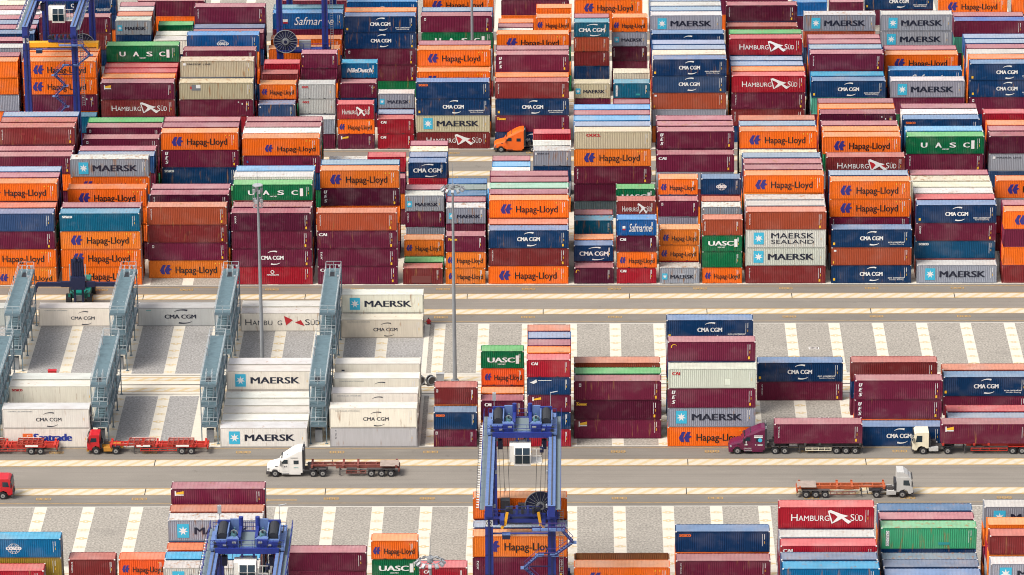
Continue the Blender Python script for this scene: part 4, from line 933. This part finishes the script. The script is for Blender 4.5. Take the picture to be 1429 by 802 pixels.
# ---------------------------------------------------------------- vehicles (built facing -x, nose at x=0, ground at z=0)
def wheels(par, xs, r=.5, tw=1.0, dual=True):
    for x in xs:
        for s in (-1, 1):
            w_ = .55 if dual and x > 3 else .3; y0, y1 = sorted((s*1.24, s*(1.24-w_)))
            W = MB().cyl((x, y0, r), (x, y1, r), r, 20).build('wheel', RUB, par)
            yo = s*1.245; MB().cyl((x, yo, r), (x, yo-s*.1, r), r*.56, 14).cyl((x, yo+s*.02, r), (x, yo-s*.05, r), r*.2, 8, 1).build('rim', [RIM, CHAS], W)
def loft(mb, secs, m=0):
    """secs: list of closed rings (same length) joined in order"""
    i = len(mb.v); n = len(secs[0])
    for s in secs: mb.v += [tuple(p) for p in s]
    for k in range(len(secs)-1):
        for j in range(n):
            mb.f.append((i+k*n+j, i+k*n+(j+1) % n, i+(k+1)*n+(j+1) % n, i+(k+1)*n+j)); mb.m.append(m)
    mb.f.append(tuple(i+j for j in range(n))[::-1]); mb.f.append(tuple(i+(len(secs)-1)*n+j for j in range(n))); mb.m += [m, m]
def sec(x, w, z0, z1, c=.18): # rounded-top cross-section at x
    return [(x, -w, z0), (x, w, z0), (x, w, z1-c*1.6), (x, w-c*.5, z1-c*.4), (x, w-c*1.6, z1), (x, -w+c*1.6, z1), (x, -w+c*.5, z1-c*.4), (x, -w, z1-c*1.6)]
def sleeper(lab, body, loc, rz=0, marks_=None, tall=4.05, cat='truck'):
    """long-nosed tractor with a tall sleeper cab"""
    T = thing('truck_tractor', lab, cat, loc, rz)
    b = MB()
    loft(b, [sec(.05, .85, .75, 1.35, .2), sec(.35, 1.0, .7, 1.62, .2), sec(1.2, 1.08, .9, 1.85, .2), sec(1.75, 1.12, .7, 1.95, .2)], 0)
    loft(b, [sec(1.7, 1.12, .65, 2.0), sec(2.2, 1.16, .6, 2.75, .2), sec(2.75, 1.18, .6, 3.15, .25), sec(3.6, 1.2, .6, tall-.3, .3), sec(4.4, 1.22, .6, tall-.03, .2), sec(4.95, 1.22, .6, tall, .15)], 0)
    for s in (-1, 1):      # arched wings over the front wheels
        b.prism([(.55, .8), (.62, 1.12), (.95, 1.32), (1.4, 1.32), (1.72, 1.1), (1.8, .75), (1.66, .75), (1.55, 1.0), (1.3, 1.15), (1.0, 1.15), (.8, 1.0), (.72, .8)], *sorted((s*.9, s*1.2)), 0)
    Bd = b.build('cab', body, T)
    MB().box(-.05, .5, -1.2, 1.2, .38, .78).build('bumper', CHAS if body is not MARP else MARP, T)
    MB().box(.0, .06, -.55, .55, .85, 1.35).build('grille', CHAS, T)
    for s in (-1, 1): MB().box(.12, .36, *sorted((s*.78, s*1.03)), 1.0, 1.25).build('headlight', LAMPW, T)
    for s in (-1, 1): MB().cyl((5.12, s*1.0, .9), (5.12, s*1.0, tall+.25), .08, 8).build('exhaust_stack', LAMPW, T)
    for s in (-1, 1): MB().box(1.15, 1.6, *sorted((s*1.085, s*1.105)), 1.42, 1.55).build('hood_vent', DARK, T); MB().box(2.15, 3.1, *sorted((s*1.19, s*1.30)), .42, .52).build('cab_step', DARK, T)
    MB().box(2.9, 3.0, -1.0, 1.0, 3.2, 3.28).build('roof_lamp_bar', DARK, T); MB().box(2.05, 2.16, -1.0, 1.0, 2.70, 2.78).build('sun_visor', DARK, T)
    MB().box(5.6, 6.1, -.6, .6, 1.05, 1.5).build('air_tank', CHAS, T); MB().cyl((5.25, -.3, 1.7), (6.4, -.1, 1.35), .05, 6).build('hose', DARK, T)
    g = MB().quad(((1.93, -1.02, 2.18), (1.93, 1.02, 2.18), (2.28, .98, 2.72), (2.28, -.98, 2.72))); g.v = [(a-.06, c_, z+.06) for a, c_, z in g.v]; g.build('windscreen', GLASS, T)
    for s in (-1, 1):
        y = s*1.205
        d = MB().quad(((2.05, y, .8), (3.05, y, .8), (3.05, y, 2.72), (2.4, y, 2.72), (2.05, y, 2.1))); d.v = [(a, c_+s*.005*(z > 0), z) for a, c_, z in d.v]; D = d.build('door', body, T)
        q = MB().quad(((2.15, y+s*.02, 1.95), (2.95, y+s*.02, 1.95), (2.95, y+s*.02, 2.55), (2.45, y+s*.02, 2.55), (2.15, y+s*.02, 2.2))); q.build('window', GLASS, D)
        q = MB().quad(((3.75, s*1.235, 1.9), (4.45, s*1.235, 1.9), (4.45, s*1.235, 2.45), (3.75, s*1.235, 2.45))); q.build('sleeper_window', GLASS, T)
        MB().box(1.95, 2.05, *sorted((s*1.2, s*1.5)), 1.7, 2.4).build('mirror', DARK, T)
        MB().box(2.1, 4.7, *sorted((s*.85, s*1.2)), .35, .75).build('side_tank', body if body is not CREAM else SILV, T)
    MB().box(4.96, 5.25, -1.2, 1.2, 1.2, tall-.12).build('rear_fairing', DARK, T)
    MB().box(4.9, 8.4, -.45, .45, .75, 1.0).box(6.3, 7.9, -.5, .5, 1.0, 1.22).build('chassis', CHAS, T)
    [MB().box(a, a+1.05, c, c+.55, 1.06, 1.12).build('mudguard', CHAS, T) for a in (5.9, 7.15) for c in (-1.2, .65)]
    wheels(T, (1.18, 6.4, 7.72))
    if marks_: marks_(T)
    return T
def cabover(lab, body, loc, rz=0, axles=(1.35, 4.9), roof_h=3.05, spoiler=None, chassis=None, short=False, cat='truck'):
    T = thing('truck_tractor', lab, cat, loc, rz); b = MB(); L = 2.25 if not short else 1.75; ch = chassis or CHAS
    w = 1.2 if not short else 1.12
    loft(b, [[(x, -w, .62) for x in ()] or sec(.02, w-.06, .55, 1.5, .02), sec(.08, w, .55, 1.55, .05)], 0)
    b.prism([(.05, .6), (.6, .6), (.8, 1.05), (1.2, 1.25), (1.7, 1.1), (1.9, .9), (L, .9), (L, roof_h), (.55, roof_h), (.28, roof_h-.2), (.0, 1.75)], -w, w, 0)
    if spoiler: b.prism([(.55, roof_h), (L, roof_h), (L, roof_h+.75), (1.3, roof_h+.7), (.7, roof_h+.25)], -w+.08, w-.08, 0)
    b.build('cab', body, T)
    g = MB().quad(((.015, -w+.12, 1.8), (.015, w-.12, 1.8), (.26, w-.16, roof_h-.25), (.26, -w+.16, roof_h-.25))); g.v = [(a-.03, c_, z+.01) for a, c_, z in g.v]; g.build('windscreen', GLASS, T)
    MB().box(-.08, .25, -w, w, .42, .72).build('bumper', ch, T); MB().box(-.03, .02, -.8, .8, .8, 1.2).build('grille', DARK, T)
    for s in (-1, 1):
        MB().box(-.06, .02, *sorted((s*.85, s*1.1)), .78, .98).build('headlight', LAMPW, T)
        y = s*(w+.006); q = MB().quad(((.35, y, 1.0), (.75, y, 1.2), (1.45, y, 1.28), (1.45, y, roof_h-.25), (.55, y, roof_h-.25), (.3, y, 1.8))); D = q.build('door', body, T)
        y = s*(w+.02); q = MB().quad(((.42, y, 1.8), (1.35, y, 1.85), (1.35, y, roof_h-.42), (.62, y, roof_h-.42))); q.build('window', GLASS, D)
        MB().box(.12, .24, *sorted((s*(w+.02), s*(w+.28))), 1.75, 2.45).build('mirror', DARK, T)
        MB().box(2.3, 3.6, *sorted((s*.6, s*1.15)), .45, 1.0).build('fuel_tank', SILV if not chassis else OCHRE, T)
    MB().box(.1, .2, -w+.1, w-.1, roof_h-.22, roof_h-.12).build('sun_visor', DARK, T); MB().cyl((L+.45, -.3, 1.3), (L+1.6, -.1, 1.2), .05, 6).build('hose', DARK, T); MB().box(L+.5, L+1.1, .2, .8, .95, 1.5).build('air_tank', CHAS, T)
    MB().box(L+.02, L+.3, -1.1, 1.1, .95, 2.2 if not short else 1.5).build('air_intake', DARK, T)
    MB().box(1.2, axles[-1]+1.0, -.45, .45, .7, 1.0).box(axles[-1]-.6, axles[-1]+.6, -.5, .5, 1.0, 1.2).build('chassis', ch, T)
    x = axles[-1]; MB().prism([(x-.65, .8), (x-.5, 1.12), (x+.5, 1.12), (x+.65, .8), (x+.55, .8), (x+.42, 1.06), (x-.42, 1.06), (x-.55, .8)], -1.2, -.62).build('mudguard', DARK, T)
    MB().prism([(x-.65, .8), (x-.5, 1.12), (x+.5, 1.12), (x+.65, .8), (x+.55, .8), (x+.42, 1.06), (x-.42, 1.06), (x-.55, .8)], .62, 1.2).build('mudguard', DARK, T)
    wheels(T, axles)
    return T
def trailer(lab, paintm, loc, rz=0, x0=6.0, x1=18.2, axles=(14.4, 15.8, 17.1), legs_x=10.0, gooseneck=True, box=None, side=None, deckp=None, grid=False):
    T = thing('semi_trailer', lab, 'trailer', loc, rz, 'container trailers'); z = 1.28 if not grid else 1.06
    b = MB()
    for s in (-1, 1):
        b.box(x0, x1, *sorted((s*.38, s*.56)), z-.04 if False else z, z+.25, 0); b.box(x0+3.5, x1, *sorted((s*.36, s*.58)), z-.28, z-.002, 0)
    for k in range(9):
        x = x0+.2+(x1-x0-.5)*k/8; b.box(x, x+.14, -.36, .36, z+.04, z+.2, 0)
    B_ = b.build('frame', paintm, T)
    for x in (x0+.1, x0+4.4, x0+6.4, x1-.5):
        MB().box(x, x+.3, -1.2, 1.2, z+.02, z+.24).box(x, x+.3, -1.22, -1.06, z+.24, z+.4).box(x, x+.3, 1.06, 1.22, z+.24, z+.4).build('bolster', paintm, T)
    if grid:      # two raised skeletal cradles with cross bars
        for a, e in ((x0+2.6, x0+6.3), (x1-5.6, x1-2.0)):
            g = MB()
            for y in (-1.18, -.5, .4, 1.1): g.box(a, e, y, y+.09, 1.42, 1.56)
            for k in range(6): x = a+(e-a-.12)*k/5; g.box(x, x+.12, -1.2, 1.2, 1.38, 1.52)
            for x in (a, e-.15):
                for y in (-1.15, 1.0): g.box(x, x+.15, y, y+.15, 1.2, 1.42)
            g.build('cradle', REDD, T); MB().box(a+1.2, e-.6, -1.215, -1.19, 1.15, 1.42).build('reflector_board', WHITE, T); MB().box(a+.4, e-.4, 1.19, 1.22, 1.5, 1.62).build('reflector_board', WHITE, T)
        for k in range(8): x = x0+.8+k*1.6; MB().box(x, x+.1, -1.1, 1.1, z+.02, z+.17).build('cross_member', paintm, T)
    if deckp: MB().box(x1-2.6, x1, -1.15, 1.15, z+.255, z+.29).build('rear_deck', deckp, T)
    for s in (-1, 1):
        MB().box(legs_x, legs_x+.14, *sorted((s*.8, s*.95)), .25, z).box(legs_x-.08, legs_x+.22, *sorted((s*.75, s*1.0)), .2, .26).build('landing_leg', CHAS, T)
        gu = MB().box(legs_x+.9, axles[0]-.7, *sorted((s*1.08, s*1.14)), .82, .92, 0).box(legs_x+.9, axles[0]-.7, *sorted((s*1.08, s*1.14)), .48, .58, 0)
        for k in range(5): x = legs_x+.9+(axles[0]-1.7-legs_x)*k/4; gu.box(x, x+.1, *sorted((s*1.06, s*1.15)), .46, .94, 0)
        gu.build('side_guard', side or paintm, T)
    MB().box(legs_x+1.0, legs_x+2.4, -1.0, -.5, .5, 1.15).build('tool_box', CHAS, T); MB().cyl((legs_x+2.8, -.7, .75), (legs_x+3.5, -.7, .75), .22, 10).build('air_tank', CHAS, T)
    [MB().box(x1-.02, x1+.06, c, c+.6, .35, .95).build('mudflap', DARK, T) for c in (-1.2, .6)]; MB().box(x1+.08, x1+.11, -1.1, 1.1, .9, 1.02).build('tail_lamp', REDP, T)
    [MB().box(axles[0]-.6, axles[-1]+.6, c, c+.58, 1.06, 1.12).build('mudguard', CHAS if paintm is not REDT else REDT, T) for c in (-1.2, .62)]
    MB().box(x1-.1, x1+.08, -1.2, 1.2, .75, 1.2).build('rear_bumper', paintm, T)
    wheels(T, axles)
    return T
def loaded(lab, code, mk, loc):
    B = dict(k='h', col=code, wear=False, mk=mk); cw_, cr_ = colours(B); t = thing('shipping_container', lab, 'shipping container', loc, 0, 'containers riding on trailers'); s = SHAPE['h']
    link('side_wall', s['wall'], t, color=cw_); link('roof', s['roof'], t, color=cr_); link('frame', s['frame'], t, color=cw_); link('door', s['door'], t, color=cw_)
    for n, me in get_marks(mk, 'h'): link(n, me, t)
# white long-nosed tractor with bare chassis on the road
def white_marks(T):
    A = Art(); A.rect(3.35, 4.35, 2.78, 2.86, 'N').rect(3.75, 4.4, 1.35, 1.42, 'T').rect(2.45, 2.62, 1.45, 1.62, 'N').rect(2.75, 2.85, 1.45, 1.68, 'N')
    A.mb.v = [(a, b-1.235, c) for a, b, c in A.mb.v]; link('lettering', A.mesh('door lettering'), T)
sleeper('white long-nosed truck with tall sleeper pulling the bare rusty trailer', WHITE, (36.0, -74.65, .01), 0, white_marks)
trailer('worn red bare container trailer behind the white long-nosed truck', REDW, (36.0, -74.65, .01), 0, deckp=DUSTY)
# plum long-nosed tractor with container
def plum_marks(T):
    A = Art(); A.rect(3.45, 4.65, 2.68, 2.82, 'W').rect(3.45, 4.65, 2.45, 2.6, 'W').arc(4.3, 2.1, .3, .3, 0, 360, -.28, 'C').rect(2.15, 2.55, 1.35, 1.55, 'W').rect(2.3, 2.42, 1.6, 2.0, 'W', .03).rect(3.6, 3.75, 1.35, 1.47, 'W').rect(3.95, 4.65, 1.32, 1.46, 'W').rect(2.05, 3.1, .9, .96, 'W').rect(2.05, 3.2, .6, .66, 'W')
    A.mb.v = [(a, b-1.24, c) for a, b, c in A.mb.v]; link('lettering', A.mesh('door lettering plum'), T)
sleeper('plum purple long-nosed truck hauling a maroon container along the stacks', MARP, (99.75, -66.8, .01), 0, plum_marks, 3.85)
trailer('dark trailer carrying a maroon container behind the plum truck', CHAS, (99.75, -66.8, .01), 0, 6.0, 18.5, (14.9, 16.2, 17.5), 9.7, side=CREAM)
loaded('maroon container with upright white lettering riding behind the plum truck', 'm', 'tri', (106.0, -68.02, 1.60))
# cream cabover with container
cabover('cream flat-nosed truck hauling a maroon container at the right picture edge', CREAM, (125.15, -66.95, .01), 0, (1.5, 4.9), 3.2)
trailer('red trailer carrying a maroon container behind the cream flat-nosed truck', REDT, (125.15, -66.95, .01), 0, 4.0, 16.6, (13.9, 15.2, 16.5), 7.2, side=REDT)
loaded('maroon container with flag mark riding behind the cream flat-nosed truck', 'm', 'tex', (129.1, -68.17, 1.60))
# pale grey cabover heading right with orange chassis
cabover('pale grey flat-nosed truck heading right with a bare orange trailer', SILV, (124.2, -82.35, .01), math.pi, (1.45, 4.95), 3.0, True)
trailer('worn orange bare container trailer behind the pale grey truck', ORT, (124.2, -82.35, .01), math.pi, 3.7, 15.7, (11.9, 13.2, 14.5), 6.9, deckp=DUSTY, side=REDW)
# red terminal tractor with red chassis
cabover('red terminal truck with yellow chassis pulling an empty red trailer by the reefers', REDP, (10.5, -66.5, .01), 0, (1.25, 4.0), 2.85, None, OCHRE, True)
trailer('empty red slatted trailer behind the red terminal truck', REDT, (10.5, -66.5, .01), 0, 3.1, 16.8, (13.2, 14.5), 6.5, side=REDT, grid=True)
trailer('empty red slatted trailer leaving at the left picture edge', REDT, (-10.5, -66.5, .01), 0, 3.1, 16.8, (13.2, 14.5), 6.5, side=REDT, grid=True)
cabover('red flat-nosed truck cut by the left picture edge, heading right', REDP, (1.95, -82.35, .01), math.pi, (1.35, 4.3), 2.95)
# orange long-nosed tractor in the far yard
sleeper('orange long-nosed truck on the lane under the navy container stacks', ORP, (65.0, 63.6, .01), 0, None, 3.95)
# ---------------------------------------------------------------- empty-container handler behind the reefers
T = thing('container_handler', 'green and navy container handler with wide spreader behind the white reefers', 'container handler', (3.5, -8.2, 0))
MB().box(-1.5, 1.5, .0, 5.5, .9, 1.7).box(-1.3, 1.3, 3.2, 5.8, 1.7, 2.6).box(-.75, .75, -.12, 0, .5, 1.4, 1).build('body', [TEAL, LAMPW], T)
MB().box(-.8, .8, 2.0, 3.4, 1.7, 3.3).box(-.72, .72, 1.95, 2.0, 2.2, 3.1, 1).build('cab', [TEAL, GLASS], T)
for s in (-1, 1):
    for y, r in ((-.1, .85), (4.6, .75)):
        W = MB().cyl((s*1.2, y, r), (s*2.0, y, r), r, 20).build('wheel', RUB, T); MB().cyl((s*2.0, y, r), (s*2.02, y, r), r*.5, 12).build('rim', YELLOW, W)
    MB().box(*sorted((s*.45, s*.75)), -1.0, -.5, .6, 7.2).build('mast_rail', NAVY, T)
    f = MB(); f.beam((s*.5, -.6, 1.4), (s*1.25, -.4, 2.4), .25, .2); f.box(*sorted((s*1.3, s*1.65)), -.75, -.6, .8, 1.9); f.build('headlight_arm', TEAL, T)
mm = MB().box(-.95, .95, -1.2, -.95, 4.0, 7.6)
for k in range(5): mm.box(-.8+.35*k, -.6+.35*k, -1.35, -1.2, 4.2, 7.2)
mm.cyl((-.3, -1.3, 7.4), (-.3, -1.3, 8.0), .25, 10).cyl((.3, -1.3, 7.4), (.3, -1.3, 8.0), .25, 10).box(-1.25, -1.1, -1.3, -1.0, 4.2, 6.8, 1).box(1.1, 1.25, -1.3, -1.0, 4.2, 6.8, 1).build('mast_head', [NAVY, LAMPW], T)
sp = MB().box(-2.6, 2.6, -1.5, -.9, 3.25, 4.05).box(-6.2, 6.2, -1.45, -.95, 3.35, 3.95).box(-1.1, 1.1, -1.7, -.9, 2.9, 4.9)
for s in (-1, 1): sp.beam((s*6.1, -1.2, 3.7), (s*6.5, -1.2, 2.9), .35, .5); sp.box(*sorted((s*6.3, s*6.6)), -1.4, -1.0, 2.4, 3.0)
sp.build('spreader', NAVY, T)
